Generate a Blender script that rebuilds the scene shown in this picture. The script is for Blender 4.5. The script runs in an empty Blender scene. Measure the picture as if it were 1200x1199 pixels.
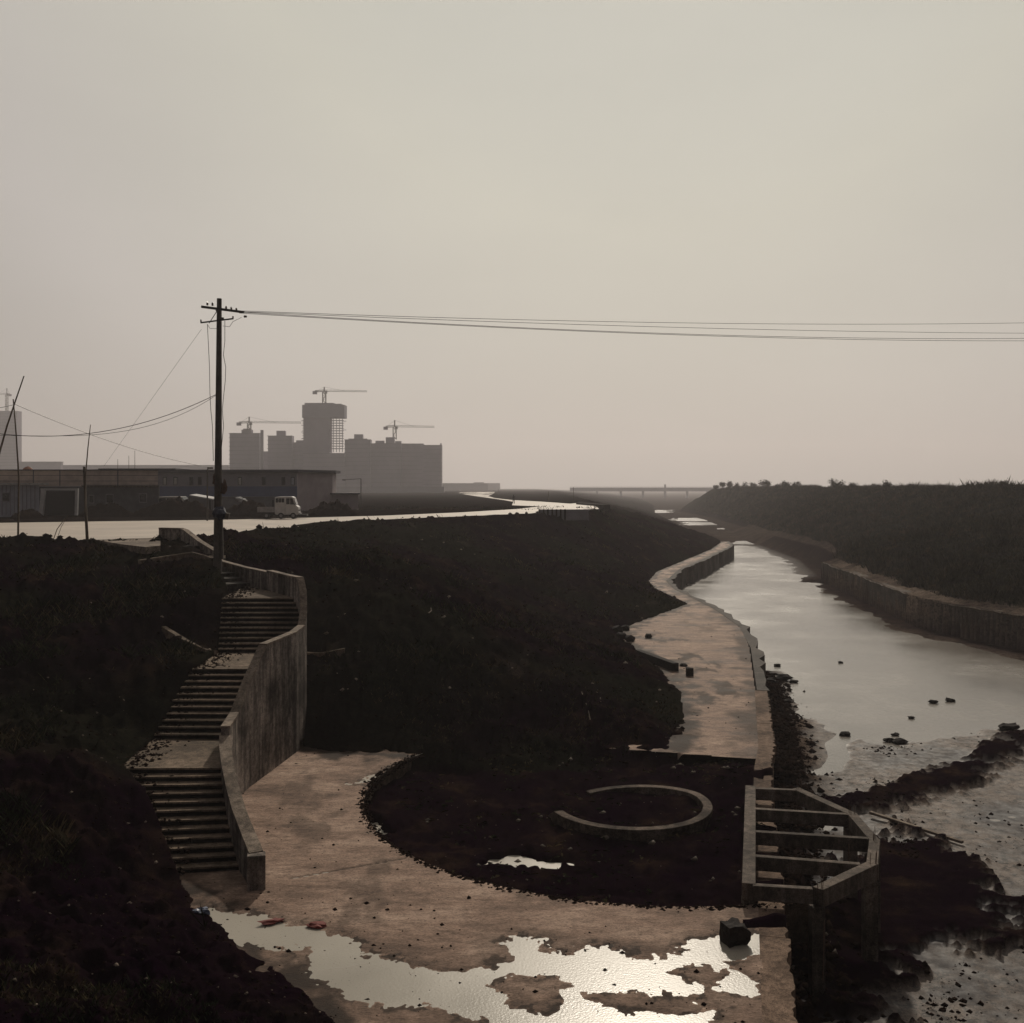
import bpy, math, random
import numpy as np
from mathutils import Vector, Matrix
random.seed(7); rng = np.random.default_rng(7)
R = math.radians
sc = bpy.context.scene
C = sc.collection
H = 9.4          # camera height above the plaza slab
F = 1170.0       # focal length in pixels of the 1200 px photograph
HZ = 572.0

# ------------------------------------------------------------------ camera
cam_d = bpy.data.cameras.new('camera'); cam = bpy.data.objects.new('camera', cam_d); C.objects.link(cam)
cam.location = (0, 0, H); cam.rotation_euler = (R(90), 0, 0)
cam_d.sensor_fit = 'HORIZONTAL'; cam_d.sensor_width = 36; cam_d.lens = 36 * F / 1200
cam_d.shift_y = -(599.5 - HZ) / 1200; cam_d.clip_start = 0.5; cam_d.clip_end = 20000
sc.camera = cam
# ------------------------------------------------------------------ world, sun, exposure
SUN_EL, SUN_AZ = R(36), R(8)
sun_dir = Vector((math.sin(SUN_AZ) * math.cos(SUN_EL), math.cos(SUN_AZ) * math.cos(SUN_EL), math.sin(SUN_EL)))
w = bpy.data.worlds.new('World'); sc.world = w; w.use_nodes = True
nt = w.node_tree; nt.nodes.clear()
def wn(t, **k):
    n = nt.nodes.new(t)
    for a, b in k.items(): setattr(n, a, b)
    return n
wo = wn('ShaderNodeOutputWorld'); bg = wn('ShaderNodeBackground')
sky = wn('ShaderNodeTexSky', sky_type='NISHITA', sun_disc=False, sun_elevation=SUN_EL, sun_rotation=SUN_AZ)
sky.air_density = 1.5; sky.dust_density = 3.0; sky.ozone_density = 0.6
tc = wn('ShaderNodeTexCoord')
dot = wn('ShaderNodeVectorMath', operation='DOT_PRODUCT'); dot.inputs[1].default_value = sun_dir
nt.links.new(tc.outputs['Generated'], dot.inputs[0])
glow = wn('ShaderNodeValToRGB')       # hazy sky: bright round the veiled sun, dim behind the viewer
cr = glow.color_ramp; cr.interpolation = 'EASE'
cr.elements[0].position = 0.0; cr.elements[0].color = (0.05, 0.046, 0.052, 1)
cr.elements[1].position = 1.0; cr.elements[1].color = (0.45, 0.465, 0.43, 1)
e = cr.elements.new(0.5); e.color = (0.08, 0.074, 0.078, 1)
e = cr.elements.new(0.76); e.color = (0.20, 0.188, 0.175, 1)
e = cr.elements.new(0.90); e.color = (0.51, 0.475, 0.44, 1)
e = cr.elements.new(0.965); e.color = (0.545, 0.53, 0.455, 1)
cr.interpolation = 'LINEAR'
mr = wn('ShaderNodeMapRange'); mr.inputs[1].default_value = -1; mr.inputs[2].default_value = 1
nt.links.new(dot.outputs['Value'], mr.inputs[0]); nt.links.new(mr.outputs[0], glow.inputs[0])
skm = wn('ShaderNodeVectorMath', operation='SCALE'); skm.inputs['Scale'].default_value = 0.05
nt.links.new(sky.outputs[0], skm.inputs[0])
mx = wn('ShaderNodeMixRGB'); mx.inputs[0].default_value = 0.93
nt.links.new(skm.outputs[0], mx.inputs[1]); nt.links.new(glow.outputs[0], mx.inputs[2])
sn = wn('ShaderNodeTexNoise'); sn.inputs['Scale'].default_value = 2.2; sn.inputs['Detail'].default_value = 3
smp = wn('ShaderNodeMapping'); smp.inputs['Scale'].default_value = (1, 1, 2.5); nt.links.new(tc.outputs['Generated'], smp.inputs[0]); nt.links.new(smp.outputs[0], sn.inputs['Vector'])
smr = wn('ShaderNodeMapRange'); smr.inputs[1].default_value = .3; smr.inputs[2].default_value = .7; smr.inputs[3].default_value = .955; smr.inputs[4].default_value = 1.045; nt.links.new(sn.outputs[0], smr.inputs[0])
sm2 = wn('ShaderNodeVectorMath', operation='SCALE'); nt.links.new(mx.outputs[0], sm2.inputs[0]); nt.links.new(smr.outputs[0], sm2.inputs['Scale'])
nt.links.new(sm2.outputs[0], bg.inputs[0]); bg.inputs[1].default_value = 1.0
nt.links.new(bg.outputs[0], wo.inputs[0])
sl = bpy.data.lights.new('sun', 'SUN'); so = bpy.data.objects.new('sun', sl); C.objects.link(so)
sl.energy = 2.2; sl.angle = R(2.5); sl.color = (1.0, 0.90, 0.76)
so.rotation_euler = (-sun_dir).to_track_quat('-Z', 'Y').to_euler()
sc.view_settings.view_transform = 'Standard'; sc.view_settings.look = 'None'
sc.view_settings.exposure = 0.0; sc.view_settings.gamma = 1.0
sc.cycles.volume_bounces = 1; sc.cycles.max_bounces = 6; sc.cycles.use_denoising = True

# ------------------------------------------------------------------ helpers
def pt(x, y, z=0.0):
    "plan point of something at height z seen at photo pixel x, y"
    Y = (H - z) * F / (y - HZ); return ((x - 600) / F * Y, Y)
def at(x, y, Y):
    "3D point at distance Y seen at photo pixel x, y"
    return Vector(((x - 600) / F * Y, Y, H - (y - HZ) / F * Y))
def lattice(ix, iy, seed):
    h = (ix.astype(np.int64) * 374761393 + iy.astype(np.int64) * 668265263 + seed * 1274126177) & 0x7fffffff
    h = ((h ^ (h >> 13)) * 1274126177) & 0x7fffffff
    return ((h ^ (h >> 16)) & 0xffff) / 65535.0
def vnoise(x, y, seed=0):
    ix = np.floor(x); iy = np.floor(y); fx = x - ix; fy = y - iy
    fx = fx * fx * (3 - 2 * fx); fy = fy * fy * (3 - 2 * fy)
    a = lattice(ix, iy, seed); b = lattice(ix + 1, iy, seed); c = lattice(ix, iy + 1, seed); d = lattice(ix + 1, iy + 1, seed)
    return (a + (b - a) * fx) * (1 - fy) + (c + (d - c) * fx) * fy - 0.5
def fbm(x, y, scale, octs=3, seed=0, gain=0.5):
    v = 0; a = 1.0; s = 1.0 / scale
    for k in range(octs):
        cs, sn = math.cos(k * 1.1), math.sin(k * 1.1)
        v = v + a * vnoise((x * cs - y * sn) * s + 7.3 * k, (x * sn + y * cs) * s, seed + k); a *= gain; s *= 2.03
    return v
def inside(x, y, poly):
    r = np.zeros(x.shape, bool); n = len(poly)
    for i in range(n):
        x0, y0 = poly[i][:2]; x1, y1 = poly[(i + 1) % n][:2]
        if y0 == y1: continue
        c = ((y0 > y) != (y1 > y)) & (x < (x1 - x0) * (y - y0) / (y1 - y0) + x0); r ^= c
    return r
def pdist(x, y, line, closed=False):
    "distance to a polyline, and the height interpolated at the nearest point"
    best = np.full(x.shape, 1e18); zz = np.zeros(x.shape)
    n = len(line); rngs = range(n if closed else n - 1)
    for i in rngs:
        a = line[i]; b = line[(i + 1) % n]
        dx, dy = b[0] - a[0], b[1] - a[1]; L2 = dx * dx + dy * dy + 1e-12
        t = np.clip(((x - a[0]) * dx + (y - a[1]) * dy) / L2, 0, 1)
        d = (x - a[0] - t * dx) ** 2 + (y - a[1] - t * dy) ** 2
        m = d < best; best = np.where(m, d, best)
        if len(a) > 2: zz = np.where(m, a[2] + (b[2] - a[2]) * t, zz)
    return np.sqrt(best), zz
def zblend(x, y, line):
    "height of a polyline blended by inverse distance, so it has no jumps between far apart stretches"
    W = np.zeros(x.shape); Z = np.zeros(x.shape)
    for a, b in zip(line[:-1], line[1:]):
        dx, dy = b[0] - a[0], b[1] - a[1]; L = math.hypot(dx, dy) + 1e-9
        t = np.clip(((x - a[0]) * dx + (y - a[1]) * dy) / (L * L), 0, 1)
        d = np.sqrt((x - a[0] - t * dx) ** 2 + (y - a[1] - t * dy) ** 2) + 0.02
        w_ = min(L, 20) / d ** 3.5; W += w_; Z += w_ * (a[2] + (b[2] - a[2]) * t)
    return Z / W
def sstep(a, b, x):
    t = np.clip((x - a) / (b - a), 0, 1); return t * t * (3 - 2 * t)

class MB:
    "collects shapes for one mesh"
    def __init__(s): s.v = []; s.f = []
    def add(s, vs, fs):
        o = len(s.v); s.v += [tuple(p) for p in vs]; s.f += [tuple(i + o for i in f) for f in fs]; return s
    def box(s, c, d, rz=0, rx=0, ry=0):
        M = Matrix.Translation(Vector(c)) @ Matrix.Rotation(rz, 4, 'Z') @ Matrix.Rotation(ry, 4, 'Y') @ Matrix.Rotation(rx, 4, 'X')
        vs = [M @ Vector((i * d[0] / 2, j * d[1] / 2, k * d[2] / 2)) for k in (-1, 1) for j in (-1, 1) for i in (-1, 1)]
        return s.add(vs, [(0, 2, 3, 1), (4, 5, 7, 6), (0, 1, 5, 4), (2, 6, 7, 3), (0, 4, 6, 2), (1, 3, 7, 5)])
    def bar(s, a, b, w, h=None, n=None):
        "tapering or square bar from a to b; n sides when round"
        a, b = Vector(a), Vector(b); d = (b - a)
        if d.length < 1e-9: return s
        d.normalize(); up = Vector((0, 0, 1)) if abs(d.z) < 0.95 else Vector((0, 1, 0))
        u = d.cross(up).normalized(); v = u.cross(d).normalized()
        if n:
            r0, r1 = w, (h if h is not None else w); vs = []
            for p, r in ((a, r0), (b, r1)):
                for k in range(n): t = 2 * math.pi * k / n; vs.append(p + u * r * math.cos(t) + v * r * math.sin(t))
            fs = [(k, (k + 1) % n, n + (k + 1) % n, n + k) for k in range(n)] + [tuple(range(n))[::-1], tuple(range(n, 2 * n))]
            return s.add(vs, fs)
        h = h or w; vs = [p + u * i * w / 2 + v * j * h / 2 for p in (a, b) for j in (-1, 1) for i in (-1, 1)]
        return s.add(vs, [(0, 1, 3, 2), (4, 6, 7, 5), (0, 4, 5, 1), (2, 3, 7, 6), (0, 2, 6, 4), (1, 5, 7, 3)])
    def tube(s, pts, r, n=5):
        for i in range(len(pts) - 1):
            a, b = Vector(pts[i]), Vector(pts[i + 1]); s.bar(a, b + (b - a).normalized() * r * 0.3, r, r, n=n)
        return s
    def prism(s, poly, z0, z1):
        n = len(poly); vs = [(p[0], p[1], z0) for p in poly] + [(p[0], p[1], z1) for p in poly]
        return s.add(vs, [(k, (k + 1) % n, n + (k + 1) % n, n + k) for k in range(n)] + [tuple(range(n))[::-1], tuple(range(n, 2 * n))])
    def ring(s, c, prof, n=24, ax='Y'):
        "lathe of (radius, along) profile"
        vs = []
        for r, a in prof:
            for k in range(n):
                t = 2 * math.pi * k / n; p, q = r * math.cos(t), r * math.sin(t)
                vs.append({'Y': (c[0] + p, c[1] + a, c[2] + q), 'Z': (c[0] + p, c[1] + q, c[2] + a), 'X': (c[0] + a, c[1] + p, c[2] + q)}[ax])
        fs = []
        for j in range(len(prof) - 1):
            for k in range(n): fs.append((j * n + k, j * n + (k + 1) % n, (j + 1) * n + (k + 1) % n, (j + 1) * n + k))
        fs.append(tuple(range(n))[::-1]); m = (len(prof) - 1) * n; fs.append(tuple(range(m, m + n)))
        return s.add(vs, fs)
    def build(s, name, mat, parent=None, bevel=0, smooth=False):
        me = bpy.data.meshes.new(name); me.from_pydata(s.v, [], s.f); me.update()
        me.materials.append(mat); o = bpy.data.objects.new(name, me); C.objects.link(o)
        if smooth: me.shade_smooth()
        if bevel:
            b = o.modifiers.new('bevel', 'BEVEL'); b.width = bevel; b.segments = 2; b.limit_method = 'ANGLE'
        if parent is not None:
            o.parent = parent; o.matrix_parent_inverse = Matrix.Identity(4)
            l = parent.location
            if parent.parent is None and parent.type == 'EMPTY': pass
        return o
def np_mesh(name, V, Fq, mat, parent=None, smooth=True, attrs=None):
    me = bpy.data.meshes.new(name); nf, k = Fq.shape
    me.vertices.add(len(V)); me.vertices.foreach_set('co', V.astype(np.float32).ravel())
    me.loops.add(nf * k); me.loops.foreach_set('vertex_index', Fq.astype(np.int32).ravel())
    me.polygons.add(nf); me.polygons.foreach_set('loop_start', (np.arange(nf) * k).astype(np.int32))
    me.polygons.foreach_set('loop_total', np.full(nf, k, np.int32))
    me.update(calc_edges=True)
    if smooth: me.polygons.foreach_set('use_smooth', np.ones(nf, bool))
    for nm, col in (attrs or {}).items():
        a = me.color_attributes.new(nm, 'FLOAT_COLOR', 'POINT'); a.data.foreach_set('color', col.astype(np.float32).ravel())
    me.materials.append(mat); o = bpy.data.objects.new(name, me); C.objects.link(o); o.parent = parent
    return o
def tag(o, label=None, cat=None, group=None, kind=None):
    if label: o['label'] = label
    if cat: o['category'] = cat
    if group: o['group'] = group
    if kind: o['kind'] = kind
    return o
def thing(name, label, cat, loc=(0, 0, 0), rz=0, group=None):
    o = bpy.data.objects.new(name, None); C.objects.link(o); o.location = loc; o.rotation_euler = (0, 0, rz)
    o.empty_display_size = 0.3
    return tag(o, label, cat, group)
def dup(root, loc, rz=None, label=None, scale=None):
    def cp(o, par):
        c = o.copy(); C.objects.link(c); c.parent = par
        for ch in list(o.children): cp(ch, c)
        return c
    r = cp(root, None); r.location = loc
    if rz is not None: r.rotation_euler = (0, 0, rz)
    if scale: r.scale = scale
    if label: r['label'] = label
    return r

# ------------------------------------------------------------------ materials
def new_mat(name):
    m = bpy.data.materials.new(name); m.use_nodes = True; t = m.node_tree; t.nodes.clear()
    o = t.nodes.new('ShaderNodeOutputMaterial'); p = t.nodes.new('ShaderNodeBsdfPrincipled'); t.links.new(p.outputs[0], o.inputs[0])
    return m, t, p
def noise(t, scale, detail=5, rough=0.6, vec=None):
    n = t.nodes.new('ShaderNodeTexNoise'); n.inputs['Scale'].default_value = scale; n.inputs['Detail'].default_value = detail
    n.inputs['Roughness'].default_value = rough
    if vec: t.links.new(vec, n.inputs['Vector'])
    return n
def ramp(t, src, stops):
    r = t.nodes.new('ShaderNodeValToRGB'); c = r.color_ramp
    c.elements[0].position, c.elements[0].color = stops[0][0], (*stops[0][1], 1)
    c.elements[1].position, c.elements[1].color = stops[-1][0], (*stops[-1][1], 1)
    for p, col in stops[1:-1]:
        e = c.elements.new(p); e.color = (*col, 1)
    t.links.new(src, r.inputs[0]); return r
def g3(v): return (v, v, v)
def mixc(t, fac, a, b, mode='MIX'):
    m = t.nodes.new('ShaderNodeMixRGB'); m.blend_type = mode
    for s, i in ((fac, 0), (a, 1), (b, 2)):
        if isinstance(s, (int, float)): m.inputs[i].default_value = s
        elif isinstance(s, tuple): m.inputs[i].default_value = (*s, 1)
        else: t.links.new(s, m.inputs[i])
    return m.outputs[0]
def bump(t, p, h, strength=0.3, dist=0.05):
    b = t.nodes.new('ShaderNodeBump'); b.inputs['Strength'].default_value = strength; b.inputs['Distance'].default_value = dist
    t.links.new(h, b.inputs['Height']); t.links.new(b.outputs[0], p.inputs['Normal'])
def simple(name, c0, c1, scale=3, rough=0.7, bs=0.3, bd=0.02, metallic=0, spec=0.5, detail=6):
    m, t, p = new_mat(name); tcn = t.nodes.new('ShaderNodeTexCoord'); v = tcn.outputs['Object']
    n = noise(t, scale, detail, 0.65, v); r = ramp(t, n.outputs[0], [(0.3, c0), (0.7, c1)])
    t.links.new(r.outputs[0], p.inputs['Base Color']); p.inputs['Roughness'].default_value = rough
    p.inputs['Metallic'].default_value = metallic; p.inputs['Specular IOR Level'].default_value = spec
    n2 = noise(t, scale * 6, 4, 0.6, v)
    if bs: bump(t, p, n2.outputs[0], bs, bd)
    return m
def concrete(name, dark, light, rough=0.8, stain=0.5, spec=0.12, sc_=1.0):
    m, t, p = new_mat(name); v = t.nodes.new('ShaderNodeTexCoord').outputs['Object']
    n1 = noise(t, 0.45 * sc_, 7, 0.7, v); n2 = noise(t, 6 * sc_, 6, 0.7, v); n3 = noise(t, 45 * sc_, 4, 0.6, v)
    a = ramp(t, n1.outputs[0], [(0.36, dark), (0.6, light)])
    b = ramp(t, n2.outputs[0], [(0.34, g3(0.5)), (0.62, g3(1.2))])
    c = mixc(t, 1.0, a.outputs[0], b.outputs[0], 'MULTIPLY')
    d = ramp(t, n3.outputs[0], [(0.36, g3(0.5)), (0.52, g3(1.0)), (0.66, g3(1.25))])
    c = mixc(t, 1.0, c, d.outputs[0], 'MULTIPLY')
    mp = t.nodes.new('ShaderNodeMapping'); mp.inputs['Scale'].default_value = (3.2, 3.2, 0.35); t.links.new(v, mp.inputs[0])
    st = noise(t, 1.0, 5, 0.6, mp.outputs[0]); sr = ramp(t, st.outputs[0], [(0.42, g3(1 - stain)), (0.6, g3(1.0))])
    c = mixc(t, 1.0, c, sr.outputs[0], 'MULTIPLY')
    t.links.new(c, p.inputs['Base Color']); p.inputs['Roughness'].default_value = rough
    p.inputs['Specular IOR Level'].default_value = spec
    hh = mixc(t, 0.5, n2.outputs[0], n3.outputs[0]); bump(t, p, hh, 0.5, 0.02)
    return m
M = {}
M['wall'] = concrete('wall_concrete', (0.085, 0.068, 0.057), (0.40, 0.335, 0.285), stain=0.6)
M['coping'] = concrete('coping_concrete', (0.13, 0.10, 0.076), (0.31, 0.245, 0.19), stain=0.25)
M['step'] = concrete('step_concrete', (0.085, 0.064, 0.046), (0.23, 0.170, 0.122), stain=0.2, spec=.1)
M['beam'] = concrete('beam_concrete', (0.07, 0.055, 0.044), (0.19, 0.15, 0.12), stain=0.4)
M['quay'] = concrete('quay_concrete', (0.035, 0.025, 0.018), (0.13, 0.094, 0.068), stain=0.2, spec=.1)
M['oldwall'] = concrete('old_embankment_concrete', (0.045, 0.038, 0.032), (0.12, 0.10, 0.083), stain=0.25)
M['strip'] = concrete('dirty_edge_concrete', (0.055, 0.036, 0.026), (0.25, 0.172, 0.125), stain=0.1, spec=.05)
M['ringc'] = concrete('muddy_kerb_concrete', (0.04, 0.030, 0.024), (0.19, 0.145, 0.115), stain=0.3, spec=0.05)
M['riser'] = concrete('dark_riser_concrete', (0.008, 0.006, 0.006), (0.025, 0.02, 0.016), stain=0.4)  # risers coloured far darker than the treads
M['pole'] = simple('pole_concrete', (0.05, 0.042, 0.034), (0.11, 0.09, 0.07), 4, 0.85)
M['metal'] = simple('dark_metal', (0.03, 0.026, 0.024), (0.07, 0.06, 0.05), 8, 0.5, metallic=0.4)
M['rust'] = simple('rusty_steel', (0.05, 0.025, 0.015), (0.12, 0.06, 0.035), 9, 0.7)
M['porcelain'] = simple('insulator_porcelain', (0.06, 0.03, 0.02), (0.10, 0.05, 0.03), 5, 0.25)
M['cable'] = simple('black_cable', (0.015, 0.012, 0.012), (0.03, 0.025, 0.022), 5, 0.5, bs=0)
M['bamboo'] = simple('dry_bamboo', (0.08, 0.055, 0.035), (0.15, 0.11, 0.07), 6, 0.7)
M['wood'] = simple('old_wood', (0.06, 0.045, 0.032), (0.13, 0.10, 0.07), 5, 0.8)
M['clod'] = simple('clod_soil', (0.006, 0.0035, 0.004), (0.028, 0.018, 0.013), 5, 0.95, bs=0.6, bd=0.05, spec=0.0)
M['stone'] = simple('dark_stone', (0.010, 0.008, 0.008), (0.032, 0.025, 0.021), 4, 0.9, bs=0.6, bd=0.04, spec=0.2)
M['red'] = simple('red_rag', (0.12, 0.02, 0.015), (0.20, 0.04, 0.03), 9, 0.8)
M['blue'] = simple('blue_plastic', (0.05, 0.07, 0.12), (0.16, 0.18, 0.24), 9, 0.4)
M['white'] = simple('white_paint', (0.34, 0.33, 0.32), (0.50, 0.48, 0.46), 2, 0.5, bs=0.05)
M['whitish'] = simple('dirty_white', (0.25, 0.23, 0.21), (0.48, 0.45, 0.42), 3, 0.7)
M['greybox'] = simple('grey_truck_bed', (0.16, 0.15, 0.15), (0.26, 0.25, 0.25), 3, 0.6)
M['glass'] = simple('dark_glass', (0.01, 0.01, 0.012), (0.02, 0.02, 0.022), 3, 0.08, bs=0)
M['rubber'] = simple('tyre_rubber', (0.01, 0.01, 0.01), (0.025, 0.024, 0.022), 9, 0.9)
M['brickwall'] = simple('brown_fascia', (0.36, 0.28, 0.23), (0.58, 0.46, 0.38), 1.2, 0.85)
M['shed'] = simple('grey_shed_panel', (0.26, 0.26, 0.30), (0.40, 0.40, 0.45), 1, 0.7)
M['darkwall'] = simple('dark_grey_wall', (0.06, 0.06, 0.068), (0.12, 0.115, 0.125), 1, 0.85)
M['greywall'] = simple('grey_panel_wall', (0.17, 0.16, 0.17), (0.25, 0.23, 0.25), 0.7, 0.75)
M['pinkwall'] = simple('pinkish_panel_wall', (0.27, 0.22, 0.225), (0.36, 0.30, 0.30), 0.7, 0.8)
M['bluewall'] = simple('blue_painted_panel', (0.055, 0.075, 0.15), (0.08, 0.105, 0.20), 0.8, 0.7)
M['roof'] = simple('dark_roof_sheet', (0.03, 0.03, 0.038), (0.06, 0.055, 0.065), 2, 0.7)
M['dark'] = simple('dark_interior', (0.008, 0.008, 0.009), (0.016, 0.015, 0.016), 2, 0.9, bs=0)
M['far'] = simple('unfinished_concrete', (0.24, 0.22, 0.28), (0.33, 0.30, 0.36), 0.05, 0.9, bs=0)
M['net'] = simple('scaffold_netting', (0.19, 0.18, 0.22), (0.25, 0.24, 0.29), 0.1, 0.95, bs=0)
M['cloth'] = simple('dark_clothes', (0.015, 0.014, 0.018), (0.03, 0.027, 0.03), 5, 0.9)
M['skin'] = simple('skin', (0.22, 0.13, 0.09), (0.28, 0.17, 0.12), 5, 0.6, bs=0)
M['tile'] = simple('orange_sheet', (0.25, 0.09, 0.04), (0.32, 0.12, 0.06), 3, 0.7)
M['darkbag'] = simple('dark_blue_plastic_wrap', (0.01, 0.012, 0.03), (0.03, 0.035, 0.06), 8, 0.35)

def ground_material():
    m, t, p = new_mat('earth_and_mud'); v = t.nodes.new('ShaderNodeTexCoord').outputs['Object']
    at_ = t.nodes.new('ShaderNodeVertexColor'); at_.layer_name = 'mask'
    sep = t.nodes.new('ShaderNodeSeparateColor'); t.links.new(at_.outputs[0], sep.inputs[0])
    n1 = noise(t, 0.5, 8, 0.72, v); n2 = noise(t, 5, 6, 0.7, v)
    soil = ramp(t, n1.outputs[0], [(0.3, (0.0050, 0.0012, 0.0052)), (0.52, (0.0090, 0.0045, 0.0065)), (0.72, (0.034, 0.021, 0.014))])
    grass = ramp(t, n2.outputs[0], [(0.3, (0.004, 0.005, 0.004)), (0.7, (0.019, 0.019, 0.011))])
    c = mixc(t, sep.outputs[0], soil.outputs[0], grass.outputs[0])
    silt = ramp(t, n2.outputs[0], [(0.3, (0.085, 0.065, 0.052)), (0.65, (0.19, 0.148, 0.118))])
    n7 = noise(t, 3.2, 10, 0.82, v); pr7 = ramp(t, n7.outputs[0], [(0.44, g3(0.25)), (0.49, g3(1.0))])
    n8 = noise(t, 0.6, 6, 0.7, v); pr8 = ramp(t, n8.outputs[0], [(0.35, g3(0.75)), (0.6, g3(1.2))])
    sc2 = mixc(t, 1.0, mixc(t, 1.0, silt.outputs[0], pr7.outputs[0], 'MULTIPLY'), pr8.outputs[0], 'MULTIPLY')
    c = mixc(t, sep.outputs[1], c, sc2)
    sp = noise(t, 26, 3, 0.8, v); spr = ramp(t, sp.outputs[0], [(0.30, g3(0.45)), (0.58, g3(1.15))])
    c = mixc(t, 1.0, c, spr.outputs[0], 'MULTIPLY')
    t.links.new(c, p.inputs['Base Color'])
    n5 = noise(t, 2.2, 8, 0.75, v); wr = ramp(t, n5.outputs[0], [(0.35, g3(0.46)), (0.6, g3(0.78))]); rr = mixc(t, sep.outputs[2], g3(0.95), wr.outputs[0]); t.links.new(rr, p.inputs['Roughness'])
    ss = mixc(t, sep.outputs[2], g3(0.0), g3(0.5)); t.links.new(ss, p.inputs['Specular IOR Level'])
    n3 = noise(t, 9, 8, 0.75, v); wb_ = mixc(t, sep.outputs[2], n3.outputs[0], mixc(t, 0.15, (0.5, 0.5, 0.5), n3.outputs[0])); bump(t, p, wb_, 0.6, 0.07)
    return m
M['ground'] = ground_material()
def plaza_material():
    m, t, p = new_mat('silted_concrete_slab'); v = t.nodes.new('ShaderNodeTexCoord').outputs['Object']
    mp = t.nodes.new('ShaderNodeMapping'); mp.inputs['Scale'].default_value = (0.7, 1.5, 1); mp.inputs['Rotation'].default_value = (0, 0, R(10)); t.links.new(v, mp.inputs[0])
    n1 = noise(t, 0.55, 8, 0.68, mp.outputs[0]); n2 = noise(t, 3.5, 9, 0.8, mp.outputs[0]); n3 = noise(t, 22, 5, 0.8, mp.outputs[0])
    a = ramp(t, n1.outputs[0], [(0.30, (0.105, 0.066, 0.047)), (0.48, (0.285, 0.192, 0.143)), (0.66, (0.46, 0.335, 0.260))])
    b = ramp(t, n2.outputs[0], [(0.32, g3(0.40)), (0.48, g3(0.9)), (0.66, g3(1.25))])
    c = mixc(t, 1.0, a.outputs[0], b.outputs[0], 'MULTIPLY')
    d = ramp(t, n3.outputs[0], [(0.34, g3(0.35)), (0.48, g3(0.95)), (0.62, g3(1.2))]); c = mixc(t, 1.0, c, d.outputs[0], 'MULTIPLY')
    sp = noise(t, 11, 2, 0.5, v); spr = ramp(t, sp.outputs[0], [(0.24, g3(0.25)), (0.30, g3(1.0))]); c = mixc(t, 1.0, c, spr.outputs[0], 'MULTIPLY')
    at_ = t.nodes.new('ShaderNodeVertexColor'); at_.layer_name = 'mask'
    sep = t.nodes.new('ShaderNodeSeparateColor'); t.links.new(at_.outputs[0], sep.inputs[0])
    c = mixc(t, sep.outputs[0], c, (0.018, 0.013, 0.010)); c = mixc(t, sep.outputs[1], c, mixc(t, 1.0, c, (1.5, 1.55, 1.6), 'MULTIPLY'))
    t.links.new(c, p.inputs['Base Color'])
    r = ramp(t, n1.outputs[0], [(0.3, g3(0.55)), (0.7, g3(0.8))]); t.links.new(r.outputs[0], p.inputs['Roughness'])
    p.inputs['Specular IOR Level'].default_value = 0.06
    hh = mixc(t, 0.4, n2.outputs[0], n3.outputs[0]); bump(t, p, hh, 0.8, 0.05)
    return m
M['plaza'] = plaza_material()
def water_material(name, base, rough, scale, bs, bd, ior, stretch=(1, 1, 1), spk=False):
    m, t, p = new_mat(name); v = t.nodes.new('ShaderNodeTexCoord').outputs['Object']
    mp = t.nodes.new('ShaderNodeMapping'); mp.inputs['Scale'].default_value = stretch; t.links.new(v, mp.inputs[0])
    n0 = noise(t, 0.12, 4, 0.6, v)
    r0 = ramp(t, n0.outputs[0], [(0.3, tuple(x * 0.8 for x in base)), (0.7, tuple(x * 1.2 for x in base))])
    if spk:
        n4 = noise(t, 22, 3, 0.7, v); k = ramp(t, n4.outputs[0], [(0.28, g3(0.2)), (0.36, g3(1.0))])
        cc = mixc(t, 1.0, r0.outputs[0], k.outputs[0], 'MULTIPLY'); t.links.new(cc, p.inputs['Base Color'])
    else: t.links.new(r0.outputs[0], p.inputs['Base Color'])
    rr = ramp(t, n0.outputs[0], [(0.35, g3(rough * 0.7)), (0.65, g3(rough * 1.4))]); t.links.new(rr.outputs[0], p.inputs['Roughness'])
    p.inputs['IOR'].default_value = ior
    n = noise(t, scale, 4, 0.6, mp.outputs[0]); bump(t, p, n.outputs[0], bs, bd)
    return m
M['water'] = water_material('river_water', (0.17, 0.148, 0.125), 0.20, 4.0, 0.40, 0.035, 1.7, (1, 0.6, 1))
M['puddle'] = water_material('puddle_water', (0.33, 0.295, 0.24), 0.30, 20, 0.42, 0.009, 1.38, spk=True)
M['road'] = simple('pale_dusty_road', (0.36, 0.30, 0.245), (0.50, 0.42, 0.34), 0.25, 0.6, 0.2, 0.02, spec=0.5)
M['path'] = simple('pale_earth_path', (0.16, 0.13, 0.10), (0.26, 0.21, 0.17), 0.5, 0.7, 0.3, 0.03)

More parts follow.
